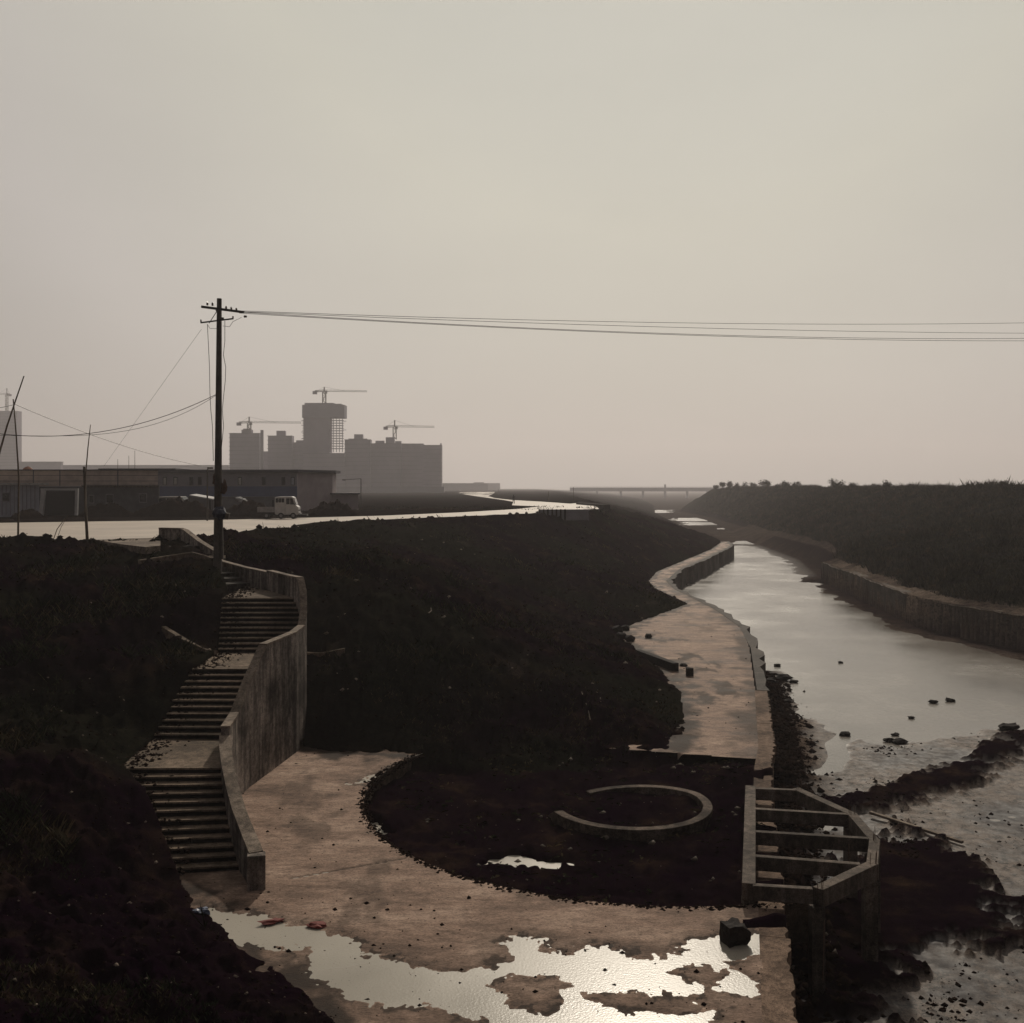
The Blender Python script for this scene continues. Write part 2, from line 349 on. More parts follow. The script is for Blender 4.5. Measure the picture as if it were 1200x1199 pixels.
# ------------------------------------------------------------------ plan of the place
GZ = 6.5                      # level of the road and the plain on the left bank
TOE = [(4, -40, 0), (1.5, 3, 0), (-1, 12, 0), (-3.0, 17.4, 0), (-4.4, 19.2, 0), (-6.9, 22.3, 0), (-7.7, 23.4, 0.1), (-8.5, 24.6, 0.75), (-9.6, 26.2, 1.55),
       (-10.75, 27.6, 1.80), (-10.9, 30.4, 1.85), (-10.55, 33.5, 3.45), (-10.75, 36.4, 3.5), (-11.3, 39.3, 5.15), (-11.6, 41, 5.2),
       (-13.2, 44.6, 6.1), (-15.6, 49.5, 6.5), (-15.0, 50.2, 6.3), (-13.3, 48.2, 5.6), (-9.6, 43, 4.3), (-7.95, 38.8, 2.0), (-7.6, 36.2, -.1), (-6.6, 35.5, -.1),
       (-2.97, 34.8, -.2), (0, 34.2, -.5), (2.96, 34.9, -.5), (5.9, 35.3, -.1), (6.9, 39.6, 0), (7.8, 46.2, 0), (7.6, 54.2, 0),
       (6.7, 63.4, 0), (7.8, 67.5, 0), (14.3, 80.9, 0), (13.4, 89.4, 0), (13.7, 100, 0), (16.3, 112, 0), (21.9, 128, 0), (30.2, 152, 0.3),
       (36, 172, .4), (36, 200, 0), (42, 240, -.5), (52, 330, -1.2), (64, 450, -1.5), (86, 600, -1.5), (130, 1000, -1.5), (300, 3500, -1.5)]
CREST = [(-70, -60), (-42, 0), (-34, 30), (-30, 51), (-20.5, 53.2), (-17.2, 53.0), (-15.6, 58), (-15, 68), (-14, 83), (-8, 94), (-1, 103), (5, 114), (10.5, 128), (13, 160), (17, 220), (22, 400), (40, 1000), (60, 3500)]
WALK = [(3.2, 9), (4.1, 13.5), (5.0, 17.5), (6.05, 22), (7.75, 29.6), (8.75, 33.5), (9.5, 36), (11.85, 46.2), (14.5, 58.5), (15.9, 67.5), (16.2, 76.9),
        (15.9, 85.9), (15.6, 93), (16.1, 101), (19.6, 114.6), (24.9, 129.4), (31.5, 148.6), (36.0, 162), (38.4, 176)]
BANK = [(70, -40, .45), (55, 20, .45), (41, 50, .45), (35.8, 69.8, .45), (33.1, 81.5, .45), (35.6, 103, .45), (37.6, 121.5, .45), (42.5, 128, .4), (48.7, 158, .2), (54.5, 218, -.4), (65, 297, -1.0), (72, 360, -1.2),
        (76, 430, -1.3), (80, 480, -1.4), (130, 570, -1.5), (260, 900, -1.5), (700, 3500, -1.5)]
BCREST = [(130, -40), (105, 20), (84, 60), (76, 95), (72, 140), (72, 200), (78, 260), (82, 310), (85, 370), (88, 430), (98, 490), (210, 600), (500, 1500), (900, 3500)]
EMB_P = TOE + [(-6000, 3500), (-6000, -60)]
CREST_P = CREST + [(-6000, 3500), (-6000, -60)]
BANK_P = BANK + [(6000, 3500), (6000, -40)]
BCREST_P = BCREST + [(6000, 3500), (6000, -40)]
WALK_L = [(-40, 9)] + WALK + [(20, 176), (-40, 160)]
BC, BR = (4.0, 30.9), 8.5     # the big round basin in the plaza
POOL = [(5.5, 12), (9.3, 34), (13.9, 48.3), (15.0, 45.2), (16.9, 44.0), (20.4, 44.9), (23.2, 46.1), (28, 46.5), (34, 47), (38, 50), (33.5, 68), (31.6, 80), (33.6, 100), (36.5, 123), (38, 128), (43.5, 160), (46.5, 195),
        (37, 196), (34.5, 165), (24, 132), (15, 104), (14, 90), (14, 70), (11, 48)]
POOL = [(11.6, 42.5), (12.8, 47), (13.9, 48.3), (15.0, 45.2), (16.9, 44.0), (20.4, 44.9), (23.2, 46.1), (30, 46.5), (36, 44), (39, 50), (34.2, 68), (31.6, 81), (33.9, 100), (36.7, 123), (38, 128), (44, 160), (47.5, 197),
        (46, 199), (40, 197), (34.0, 160), (24, 132), (15, 104), (14, 90), (14, 70), (12.3, 52)]
FAR_POOLS = [(858, 902, 634, 638.5), (788, 842, 607, 611), (800, 858, 612, 616), (846, 859, 618.5, 620.5), (764, 786, 597, 601.2), (750, 768, 594.5, 596.5), (776, 784, 591, 595)]
DARKMUD = [pt(x, y, -2) for x, y in ((925, 1230), (925, 1040), (1000, 990), (1050, 975), (1100, 990), (1180, 1050), (1230, 1062), (1230, 1100), (1150, 1120), (1080, 1150), (1035, 1230))]
RIDGE = [pt(x, y, -1.8) + (0,) for x, y in ((925, 935), (975, 940), (1030, 932), (1085, 918), (1140, 893), (1180, 872), (1230, 850))]
CREEK = [pt(x, y, -2) + (0,) for x, y in ((1000, 858), (978, 872), (983, 888), (972, 901), (945, 908))]
def stair_z(Y):
    return np.interp(Y, [23.9, 27.6, 30.5, 33.5, 36.4, 39.3, 43, 50, 53], [0, 1.74, 1.74, 3.39, 3.39, 5.1, 5.1, 6.2, 6.5])
BP1 = [pt(x, y, -.5) for x, y in ((568, 1010), (582, 1001), (596, 997), (612, 998), (622, 1003), (632, 1007), (655, 1008), (662, 1012), (640, 1014), (622, 1011), (606, 1009), (590, 1013))]
BP2 = [pt(x, y, -.5) for x, y in ((428, 960), (440, 958), (455, 964), (448, 973), (440, 978), (432, 972))]
def terrain(x, y):
    x = np.asarray(x, float); y = np.asarray(y, float)
    emb = inside(x, y, EMB_P); crest = inside(x, y, CREST_P); bank = inside(x, y, BANK_P); bcr = inside(x, y, BCREST_P)
    dT, z0 = pdist(x, y, TOE); z0 = zblend(x, y, TOE); dC, _ = pdist(x, y, CREST)
    dB, zb = pdist(x, y, BANK); dBC, _ = pdist(x, y, BCREST)
    dW, _ = pdist(x, y, WALK); walk = inside(x, y, WALK_L)
    n_big = fbm(x, y, 9, 3, 3); n_mid = fbm(x, y, 1.9, 4, 11, 0.6); n_sm = fbm(x, y, 0.45, 3, 23, 0.6)
    z = np.full(x.shape, -2.0)
    t = dT / (dT + dC + 1e-6)
    ze = z0 + (GZ - z0) * np.power(t, 0.9)
    rough = np.clip(dT / 1.2, 0, 1)
    ze = ze + rough * (0.42 * n_mid * np.clip(dT / 5, .25, 1) * np.clip(.45 + 1.8 * n_big, .1, 1.3) + 0.25 * n_sm + n_big * 0.6 * np.clip(dT / 10, 0, 1) * np.clip(dC / 10, 0, 1)) + 0.12 * (n_sm + n_mid)
    # earth thrown up along the crest by the road
    lump = np.exp(-(dC / 1.6) ** 2) * (0.12 + 0.55 * np.clip(fbm(x, y, 2.6, 3, 19) + 0.15, 0, 1) + 0.07 * n_sm) * np.interp(y, [40, 70, 90], [1, .8, .4]) * (y > 40) * (y < 140)
    # flat ground behind the crest
    zc = GZ + 0.05 * n_mid + 0.35 * n_big * np.clip((y - 150) / 300, 0, 1)
    dcr = np.where(crest, dC, 0)
    ze = np.where(crest, zc * np.clip(dcr / 0.8, 0, 1) + (1 - np.clip(dcr / 0.8, 0, 1)) * GZ, ze) + lump
    # river bed
    dP, _ = pdist(x, y, POOL, True); inp = inside(x, y, POOL); sdp = np.where(inp, -dP, dP)
    nb = fbm(x, y, 3.5, 4, 31, 0.62); ns = fbm(x * 0.6, y, 0.7, 3, 37, 0.65)
    nf = fbm(x * 0.5 + y * .1, y, 0.22, 3, 43, 0.65)
    zr = -2.0 + np.clip((sdp + 1.5 * nb + 0.5) * 0.06, -0.4, 0.022) + 0.030 * nb + 0.010 * ns + 0.008 * nf
    near = y < 60
    zr = np.where((y > 48) & (y < 125) & ~bank, np.maximum(zr, -2.10 + 0.16 * np.exp(-(dB / 1.8) ** 2) + 0.10 * nb + .02 * ns), zr)
    dR, _ = pdist(x, y, RIDGE); ridge = sstep(.95, .3, dR - .6 * nb - .6 * ns - .5 * nf)
    zr = zr + ridge * (0.20 + 0.10 * ns + 0.10 * nf)
    dk = inside(x, y, DARKMUD); dD, _ = pdist(x, y, DARKMUD, True); kk = sstep(-0.2, 0.25, np.where(dk, dD, -dD) - .35 + 1.5 * nb + 1.2 * ns + 0.9 * nf)
    zr = zr + kk * near * (0.17 + 0.06 * nb + 0.05 * ns + 0.07 * nf)
    by_wall = np.exp(-((dW) / 1.3) ** 2) * (~walk) * (y > 12) * (y < 62)
    zr = zr + by_wall * (0.30 + 0.4 * nb + 0.3 * ns + .1 * nf)
    dCk, _ = pdist(x, y, CREEK); zr = np.where((~walk), zr - 0.22 * np.exp(-(dCk / 0.32) ** 2), zr)
    ym = np.maximum(y, 1); sx = 600 + F * x / ym; sy = HZ + F * (H + 2) / ym
    zf = -1.88 + 0.05 * nb + 0.2 * n_big * np.clip((y - 205) / 100, 0, 1)
    for (a, b, c, d) in FAR_POOLS:
        inn = (sx > a + 14 * (nb)) & (sx < b + 20 * nb) & (sy > c) & (sy < d)
        zf = np.where(inn, -2.3, zf)
    far = sstep(193, 200, y); zr = zr * (1 - far) + zf * far
    # right bank
    tb = dB / (dB + dBC + 1e-6); ztop = 9.0
    zR = zb + (ztop - zb) * np.power(np.clip((dB - 0.8), 0, 1e9) / (dB + dBC + 1e-6), 0.85) + 1.5 * fbm(x, y, 13, 3, 71) * np.clip(dB / 8, 0, 1) * np.clip(dBC / 5, .3, 1) + 0.9 * fbm(x, y, 4, 3, 73) * np.clip(dB / 4, 0, 1) * (y < 500)
    zR = np.where(bcr, ztop + 0.25 * n_big, zR)
    # left-over mud bank above water upstream of the wall
    up = sstep(122.2, 123, y) * (~bank) * (y < 1000); zr = np.where(up > 0, np.maximum(zr, zb + 0.05 - np.clip(dB, 0, 99) * 2.4 / np.interp(y, [123, 170, 230, 500], [.4, 3.5, 6, 8])), zr)
    z = np.where(bank, zR, zr)
    # under the concrete walk and in the round basin
    uw = walk & (dW > 0.3) & (y < 178)
    z = np.where(uw, -0.35, z)
    bas = (np.hypot(x - BC[0], y - BC[1]) < BR + 0.12) & (y < 35.4 - 0.3 * (x - 5.8)) & uw
    bf = -0.46 + 0.12 * (n_mid) + 0.14 * n_sm
    sdb = np.hypot(x - BC[0], y - BC[1]); heap = np.exp(-((x - 8.0) ** 2 + (y - 32.5) ** 2) / 3.0)
    bf = bf + 0.5 * heap * (0.7 + n_mid) + 0.22 * sstep(3, 8, x) 
    for P in (BP1, BP2):
        d_, _ = pdist(x, y, P, True); sd_ = np.where(inside(x, y, P), -d_, d_); k_ = sstep(0.12, -0.10, sd_ + 0.45 * ns + .25 * n_sm)
        bf = bf * (1 - k_) + (-0.80) * k_
    bf = np.where(bf < -0.58, -0.58 + (bf + 0.58) * .3, bf); bf = bf - 0.0
    z = np.where(bas, bf, z)
    z = np.where(emb & ~walk & (y > 178), ze, z); z = np.where(emb & (y <= 178), ze, z); z = np.where(emb, ze, z)
    # the trench the stairs are cast in
    st = (~emb) & (x < -5.8) & (y > 23.9) & (y < 53) & (x > -18)
    wallx = np.interp(y, [23.5, 26, 28.5, 30.5, 33, 35.7, 38.6, 42, 47, 51], [-6.2, -7.3, -8.3, -8.5, -8.15, -7.85, -8.3, -10.0, -13.5, -16.5])
    z = np.where(st & (x < wallx + 0.1), stair_z(y) - 0.6, z)
    # soil that covers parts of the edge strip below the frame
    strip = walk & (dW < 0.95) & (y > 21.2) & (y < 34.2)
    band = np.zeros(x.shape)
    for yy in (21.9, 23.6, 25.4, 27.4, 29.5, 32.6): band = np.maximum(band, np.exp(-((y - yy - 0.2 * x + 1.4) / 0.42) ** 2))
    z = np.where(strip, np.maximum(z, -0.25 + band * (0.42 + 0.3 * n_mid)), z)
    mask = np.zeros(x.shape + (4,)); mask[..., 3] = 1
    gr = np.where(emb, np.clip(fbm(x, y, 6, 3, 51) * 2.2 + 0.25, 0, 0.8), 0) * (y > 17); gr = np.where(bank & (dB > 2.0), 0.9, gr); gr = np.where(crest & (y > 90), 0.4, gr)
    silt = np.where(~emb & ~bank & ~walk, 1.0, 0.0)
    silt = silt * (1 - np.clip(ridge * 1.4, 0, 1)) * (1 - kk * near) * (1 - np.clip(by_wall * 1.3, 0, 1)) * np.clip(0.7 + 1.3 * nb + .6 * ns, 0.05, 1)
    silt = np.where((y > 190) & ~emb & ~bank, 0.25, silt)
    upb = (y > 118) & (y < 260) & ((~bank & ~emb & ~walk & (dB < 9)) | (bank & (dB < 3)))
    silt = np.where(upb, 0.35 + 0.3 * nb, silt)
    silt = np.where(bank & (dB < 2.0) & (y < 120), 0.75 + nb, silt)
    wet = np.where(~emb & ~bank & ~walk & (y < 200), np.clip(1 - (z + 2.0) / 0.12, 0, 1), 0) * (1 - kk * near) * np.clip(dB / 5 - .6, 0, 1)
    silt = np.where(~bank & ~emb & (y < 200) & (y > 60), silt * np.clip(dB / 5, .15, 1), silt)
    silt = np.where(emb & (y < 178), np.clip(fbm(x, y, 2.2, 4, 77) * 1.2 - 0.55, 0, 0.15), silt)
    mask[..., 0] = np.clip(gr, 0, 1); mask[..., 1] = np.clip(silt, 0, 1); mask[..., 2] = np.clip(wet, 0, 1)
    return z, mask
def gz(x, y): return float(terrain(np.array([float(x)]), np.array([float(y)]))[0][0])

def radii(r0, r1, k=1.35e-4, m=0.0052):
    r = [r0]
    while r[-1] < r1: r.append(r[-1] + r[-1] * min(r[-1] * k, m) + 0.004)
    return np.array(r)
rad = radii(9.0, 3400.0)
angs = np.concatenate([np.linspace(-180, -36, 24)[:-1], np.linspace(-36, 36, 800), np.linspace(36, 180, 24)[1:]])
A, RR = np.meshgrid(np.radians(angs), rad)
GX = RR * np.sin(A); GY = RR * np.cos(A)
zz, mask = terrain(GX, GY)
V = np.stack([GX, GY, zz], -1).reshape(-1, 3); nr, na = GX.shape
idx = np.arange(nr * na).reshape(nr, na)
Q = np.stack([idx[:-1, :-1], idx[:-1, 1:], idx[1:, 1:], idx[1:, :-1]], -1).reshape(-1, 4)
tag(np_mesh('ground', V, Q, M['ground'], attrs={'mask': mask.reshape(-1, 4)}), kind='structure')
# everything past the detailed ground, to the horizon
mb = MB(); n = 48; vs = [(3390 * math.sin(2 * math.pi * k / n), 3390 * math.cos(2 * math.pi * k / n), 5.6) for k in range(n)] + \
    [(15000 * math.sin(2 * math.pi * k / n), 15000 * math.cos(2 * math.pi * k / n), 5.0) for k in range(n)]
mb.add(vs, [(k, (k + 1) % n, n + (k + 1) % n, n + k) for k in range(n)]); tag(mb.build('far_ground', M['path']), kind='structure')

# water of the river, one sheet a little above the bed
mb = MB(); mb.add([(2, 8, -2), (130, 8, -2), (150, 520, -2), (36, 520, -2)], [(0, 1, 2, 3)])
tag(mb.build('river_water', M['water']), kind='structure')
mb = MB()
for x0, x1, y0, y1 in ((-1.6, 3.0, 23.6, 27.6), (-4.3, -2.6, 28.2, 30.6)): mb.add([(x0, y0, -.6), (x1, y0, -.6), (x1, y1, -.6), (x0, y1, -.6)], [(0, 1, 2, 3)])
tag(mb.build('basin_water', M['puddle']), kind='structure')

# ------------------------------------------------------------------ concrete plaza and riverside walk (a sheet with shallow dips that hold the puddles)
P_BIG = [pt(x, y) for x, y in ((228, 1068), (240, 1060), (262, 1067), (300, 1074), (340, 1079), (375, 1083), (382, 1091), (420, 1098), (428, 1116), (455, 1118), (490, 1134), (540, 1139), (570, 1131), (590, 1119), (584, 1106), (610, 1097), (636, 1102), (640, 1111), (662, 1114), (700, 1107), (730, 1113), (760, 1119), (800, 1114), (822, 1101), (850, 1099), (880, 1100), (905, 1095), (945, 1095), (945, 1118), (890, 1120), (858, 1128), (868, 1140), (884, 1152), (884, 1164), (862, 1168), (830, 1160), (815, 1170), (850, 1185), (830, 1205), (790, 1225), (600, 1225), (565, 1190), (500, 1181), (460, 1183), (432, 1176), (400, 1162), (362, 1146), (356, 1116), (330, 1113), (262, 1108), (250, 1086))]
P_ISL = [[pt(x, y) for x, y in ((572, 1153), (600, 1148), (625, 1150), (650, 1148), (662, 1155), (650, 1162), (652, 1175), (640, 1184), (615, 1178), (598, 1162))],
         [pt(x, y) for x, y in ((688, 1165), (720, 1162), (760, 1168), (800, 1172), (812, 1182), (770, 1183), (720, 1178), (700, 1172))],
         [pt(x, y) for x, y in ((795, 1140), (825, 1133), (855, 1140), (840, 1152), (812, 1150))]]
P_2 = [pt(x, y) for x, y in ((413, 918), (440, 905), (470, 893), (497, 887), (500, 894), (470, 901), (447, 912), (430, 921))]
def plaza_z(x, y):
    x = np.asarray(x, float); y = np.asarray(y, float)
    n1 = fbm(x, y, 0.9, 4, 61, 0.62); n2 = fbm(x, y, 0.16, 2, 63)
    def sd(P):
        d, _ = pdist(x, y, P, True); return np.where(inside(x, y, P), -d, d)
    s = sd(P_BIG)
    for P in P_ISL: s = np.maximum(s, -sd(P))
    s = np.minimum(s, sd(P_2) + 0.05)
    s = s + 0.26 * n1 + 0.24 * n2 + 0.12 * fbm(x, y, 0.07, 2, 67)
    z = np.clip(s * 0.10, -0.02, 0.012) + 0.006 * n1; z = np.where(s > 0.03, np.maximum(z, -0.001), z)
    return z, s
pol = [(p[0], p[1]) for p in WALK]
plz = [(a[0] - 0.56 * (1 if a[1] < 60 else 0.3), a[1]) for a in pol]
PZ_P = [(-14, 9)] + plz + [(25, 176), (10, 100), (0, 60), (-12, 50)]
r2 = radii(9.0, 185.0, 1.0e-4, 0.012)
a2 = np.radians(np.linspace(-34, 27, 1000)); A, RR = np.meshgrid(a2, r2); X = RR * np.sin(A); Y = RR * np.cos(A)
dc = np.hypot(X - BC[0], Y - BC[1]); cell = np.maximum(0.10, 0.0016 * RR)
chord = 35.3 - 0.3 * (X - 5.8)
snap = (np.abs(dc - BR) < 0.07) & (Y < chord)
X = np.where(snap, BC[0] + (X - BC[0]) / dc * BR, X); Y = np.where(snap, BC[1] + (Y - BC[1]) / dc * BR, Y)
dc = np.hypot(X - BC[0], Y - BC[1])
pz, psd = plaza_z(X, Y)
jt = []
for a_, b_ in ((pt(340, 1030), pt(475, 1006)), (pt(790, 884), pt(916, 905)), (pt(350, 1040), (-9, 21))):
    d_, _ = pdist(X, Y, [a_ + (0,), b_ + (0,)]); jt.append(d_)
dj = np.minimum(jt[0], 1e9); pz = pz - 0.03 * np.exp(-(dj / 0.03) ** 2)
pz = pz - 0.30 * np.exp(-(np.minimum(jt[1], 9) / 0.14) ** 4)
ok = inside(X, Y, PZ_P) & ~((dc < BR - 0.01) & (Y < chord))
td, _ = pdist(X, Y, TOE)
dirt = sstep(0.9, 0.0, td + 1.3 * fbm(X, Y, 0.8, 4, 81)) * 0.9
dirt = np.maximum(dirt, np.exp(-(dj / 0.035) ** 2)); dirt = np.maximum(dirt, sstep(.22, 0, jt[1]))
fl = fbm(X, Y * 0.55, 1.1, 4, 85, .62); dirt = np.maximum(dirt, 0.45 * sstep(0.12, 0.55, fl)); dirt = np.maximum(dirt, .8 * sstep(0.1, 0.5, fl + .3 * (X < 10.5) * (Y > 44) * (Y < 57)) * (Y > 42) * (X < 11))
dirt = np.maximum(dirt, 0.85 * sstep(0.30, 0.0, np.abs(psd - 0.05)) * (fbm(X, Y, 0.25, 3, 88) > 0.05))
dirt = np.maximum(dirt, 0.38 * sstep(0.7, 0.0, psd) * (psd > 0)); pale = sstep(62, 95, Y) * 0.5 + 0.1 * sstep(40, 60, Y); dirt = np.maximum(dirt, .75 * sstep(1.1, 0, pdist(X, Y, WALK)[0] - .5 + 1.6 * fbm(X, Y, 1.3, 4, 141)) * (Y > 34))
idx = np.arange(X.size).reshape(X.shape)
keep = ok[:-1, :-1] & ok[:-1, 1:] & ok[1:, 1:] & ok[1:, :-1]
Q = np.stack([idx[:-1, :-1], idx[:-1, 1:], idx[1:, 1:], idx[1:, :-1]], -1)[keep]
used = np.unique(Q); remap = np.zeros(X.size, int); remap[used] = np.arange(len(used))
V = np.stack([X, Y, pz], -1).reshape(-1, 3)[used]
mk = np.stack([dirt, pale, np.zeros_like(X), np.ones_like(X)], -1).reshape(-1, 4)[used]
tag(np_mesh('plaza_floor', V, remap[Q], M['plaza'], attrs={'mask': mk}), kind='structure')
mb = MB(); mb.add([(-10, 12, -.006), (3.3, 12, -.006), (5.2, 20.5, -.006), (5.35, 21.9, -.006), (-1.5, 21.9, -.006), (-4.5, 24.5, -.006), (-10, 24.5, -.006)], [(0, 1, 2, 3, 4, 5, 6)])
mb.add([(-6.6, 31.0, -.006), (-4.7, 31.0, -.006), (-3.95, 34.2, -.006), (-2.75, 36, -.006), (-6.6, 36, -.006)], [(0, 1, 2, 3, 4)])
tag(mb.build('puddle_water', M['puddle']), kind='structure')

def ribbon(mb, path, w0, w1, z0, z1, jitter=0):
    "wall along a plan path, from w0 to w1 metres to its right; z1 per point"
    P = [Vector((p[0], p[1], 0)) for p in path]; n = len(P); L = []; Rr = []
    for i in range(n):
        d = (P[min(i + 1, n - 1)] - P[max(i - 1, 0)]).normalized(); nrm = Vector((d.y, -d.x, 0))
        j = random.uniform(-jitter, jitter); L.append(P[i] + nrm * w0); Rr.append(P[i] + nrm * (w1 + j))
    zt = z1 if isinstance(z1, (list, tuple)) else [z1] * n; zb = z0 if isinstance(z0, (list, tuple)) else [z0] * n
    vs = []
    for i in range(n): vs += [(L[i].x, L[i].y, zb[i]), (Rr[i].x, Rr[i].y, zb[i]), (Rr[i].x, Rr[i].y, zt[i]), (L[i].x, L[i].y, zt[i])]
    fs = [(0, 1, 2, 3), tuple(4 * (n - 1) + k for k in (3, 2, 1, 0))]
    for i in range(n - 1):
        a, b = 4 * i, 4 * i + 4
        for k in range(4): fs.append((a + k, b + k, b + (k + 1) % 4, a + (k + 1) % 4))
    return mb.add(vs, fs)
def resample(path, step):
    out = [tuple(path[0])]
    for a, b in zip(path[:-1], path[1:]):
        a_, b_ = np.array(a, float), np.array(b, float); n = max(1, int(np.hypot(*(b_ - a_)[:2]) / step))
        for k in range(1, n + 1): out.append(tuple(a_ + (b_ - a_) * k / n))
    return out
def smooth_path(P, it=2):
    for _ in range(it):
        Qn = [P[0]]
        for a, b in zip(P[:-1], P[1:]):
            a_, b_ = np.array(a, float), np.array(b, float); Qn += [tuple(a_ * .75 + b_ * .25), tuple(a_ * .25 + b_ * .75)]
        P = Qn + [P[-1]]
    return P
# quay wall of the walk: a strip of thick slabs along the water's edge
q = thing('quay_wall', 'concrete quay wall with a broken edge strip beside the walkway and river', 'wall', (0, 0, 0))
s1 = resample(WALK[:8], 0.5); ribbon(MB(), s1, 0, 0, 0, 0)
mb = MB(); s1f = resample(WALK[:8], 0.12); k0 = 0
while k0 < len(s1f) - 3:
    n_s = random.choice((22, 26, 30)); seg = s1f[k0:k0 + n_s + 1]
    if len(seg) > 2: ribbon(mb, seg[:-1] + [tuple(np.array(seg[-2]) * .15 + np.array(seg[-1]) * .85)], -0.60, random.uniform(-.06, .0), -0.30, 0.014 + random.uniform(0, .014), 0.06)
    k0 += n_s
mb.build('edge_strip', M['strip'], q)
mb = MB(); ribbon(mb, s1, -0.45, -0.06, -2.6, -0.302); mb.build('wall_face', M['oldwall'], q)
s2 = resample(WALK[7:], 1.2)
mb = MB(); ribbon(mb, s2, -0.5, 0.0, -2.6, 0.03, 0.22); mb.build('far_wall_face', M['oldwall'], q)
# basin rim (the cut edge of the slab)
arc = [(BC[0] + (BR) * math.cos(t), BC[1] + (BR) * math.sin(t)) for t in np.linspace(R(138), R(291), 120)]
mb = MB(); ribbon(mb, arc, 0.002, 0.10, -0.95, -0.02, 0.012); tag(mb.build('basin_rim', M['quay']), 'cut concrete rim curving round the big dark muddy basin in the plaza', 'rim')
# inner ring kerb
rc = (3.55, 30.2); mb = MB()
arc = [(rc[0] + 2.33 * math.cos(t), rc[1] + 2.33 * math.sin(t)) for t in np.linspace(R(-176), R(118), 90)]
zt = [(-0.10 if i > 5 else -0.45 + 0.07 * i) - max(0, i - 60) * 0.011 for i in range(90)]
ribbon(mb, arc, 0.14, -0.14, -0.9, zt, 0.008)
tag(mb.build('ring_kerb', M['ringc'], bevel=0.015), 'small curved concrete kerb ring, partly buried in the dark basin', 'kerb')

# right bank wall
bw = thing('embankment_wall', 'long grey river wall with coping below the overgrown right bank', 'wall')
bp = [(46, 38), (41, 50), (35.8, 69.8), (33.1, 81.5), (34.2, 92), (35.6, 103), (37.6, 121.5)]
bps = resample(smooth_path(bp, 2), 0.7)
mb = MB(); ribbon(mb, bps, 0.05, 0.7, -2.7, 0.30, 0.0); mb.build('wall_face', M['oldwall'], bw)
mb = MB(); ribbon(mb, bps, -0.02, 0.9, 0.303, [0.40 + random.uniform(-.09, .04) + .05 * math.sin(i * .31) for i in range(len(bps))], 0.22); mb.build('coping', M['quay'], bw)

# ------------------------------------------------------------------ road
def sheet(name, poly, z, mat, kind='structure'):
    mb = MB(); mb.add([(p[0], p[1], z) for p in poly], [tuple(range(len(poly)))]); return tag(mb.build(name, mat), kind=kind)
RP = lambda x, y: pt(x, y, 6.58)
far_e = [(-160, 612.5), (0, 612.8), (120, 611), (250, 609.4), (350, 607), (450, 604.3), (540, 600.5), (605, 596.6), (633, 593.5)]
sheet('road', [RP(x, y) for x, y in far_e] + [RP(640, 599), (4.0, 114.6), (-1.8, 103.6), (-8.8, 94.5), (-14.9, 83.3), (-15.9, 68), (-16.5, 58), (-18, 54.0), (-20.6, 54.2), (-30, 52.0), (-36, 50.5), (-60, 50)], 6.58, M['road'])
sheet('road_bend', [RP(x, y) for x, y in ((633, 593.5), (600, 592.2), (601, 588.0), (590, 586), (572, 583.5), (550, 580.5), (537, 578), (540, 576.6), (580, 576.6), (578, 579), (572, 581.5), (580, 583.8), (600, 586), (640, 588.3), (668, 590.3), (680, 589.3), (698, 593), (702, 596.4), (690, 597.6), (660, 598.2), (640, 599))], 6.584, M['road'])
def zz_r(x, y): return 6.58

# ------------------------------------------------------------------ stairs with curved parapet
st = thing('staircase', 'winding concrete staircase of three flights climbing the dark bank', 'staircase')
WXY = np.arange(21, 50, .1); _r = np.interp(WXY, [23.5, 24.6, 26, 27.2, 28.5, 30.5, 33, 35.7, 38.0, 38.9, 42, 47], [-6.0, -6.75, -7.4, -7.9, -8.35, -8.6, -8.25, -7.85, -7.95, -8.4, -10.3, -13.8])
_k = np.exp(-(np.arange(-15, 16) * .1 / .75) ** 2); _k /= _k.sum(); WXX = np.where((WXY > 23) & (WXY < 45), np.convolve(np.pad(_r, 15, mode='edge'), _k, 'valid'), _r)
def wallx(Y): return float(np.interp(Y, WXY, WXX))
def flight(y0, y1, z0, z1, n, fan=0.0, xl=None):
    mb = MB(); nz = MB(); dy = (y1 - y0) / n; dz = (z1 - z0) / n
    for i in range(n):
        ya = y0 + dy * i; f = fan * (1 - i / n); zt = z0 + dz * (i + 1)
        j = random.uniform(-.012, .012)
        a = (xl(ya), ya); b = (wallx(ya + f) - 0.02, ya + f); c = (wallx(ya + f + dy) - 0.02, ya + f + dy + 0.02); d = (xl(ya + dy), ya + dy + 0.02)
        mb.prism([a, b, c, d], zt - dz - 0.25, zt - 0.045)
        a2_ = (a[0], a[1] - 0.035 + j); b2 = (b[0], b[1] - 0.035 + j)
        nz.prism([a2_, b2, c, d], zt - 0.043, zt + random.uniform(-.006, .006))
    return mb, nz
def xlf(Y): return float(np.interp(Y, [23.5, 27.6, 30.5, 33.5, 36.4, 39.3, 43], [-10.0, -10.75, -11.0, -10.6, -10.7, -11.4, -11.6]))
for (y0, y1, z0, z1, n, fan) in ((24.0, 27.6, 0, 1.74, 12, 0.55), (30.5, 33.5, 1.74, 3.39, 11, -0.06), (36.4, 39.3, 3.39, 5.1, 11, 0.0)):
    a, b = flight(y0, y1, z0, z1, n, fan, xlf); fl_ = a.build('flight', M['riser'], st); b.build('treads', M['step'], fl_)
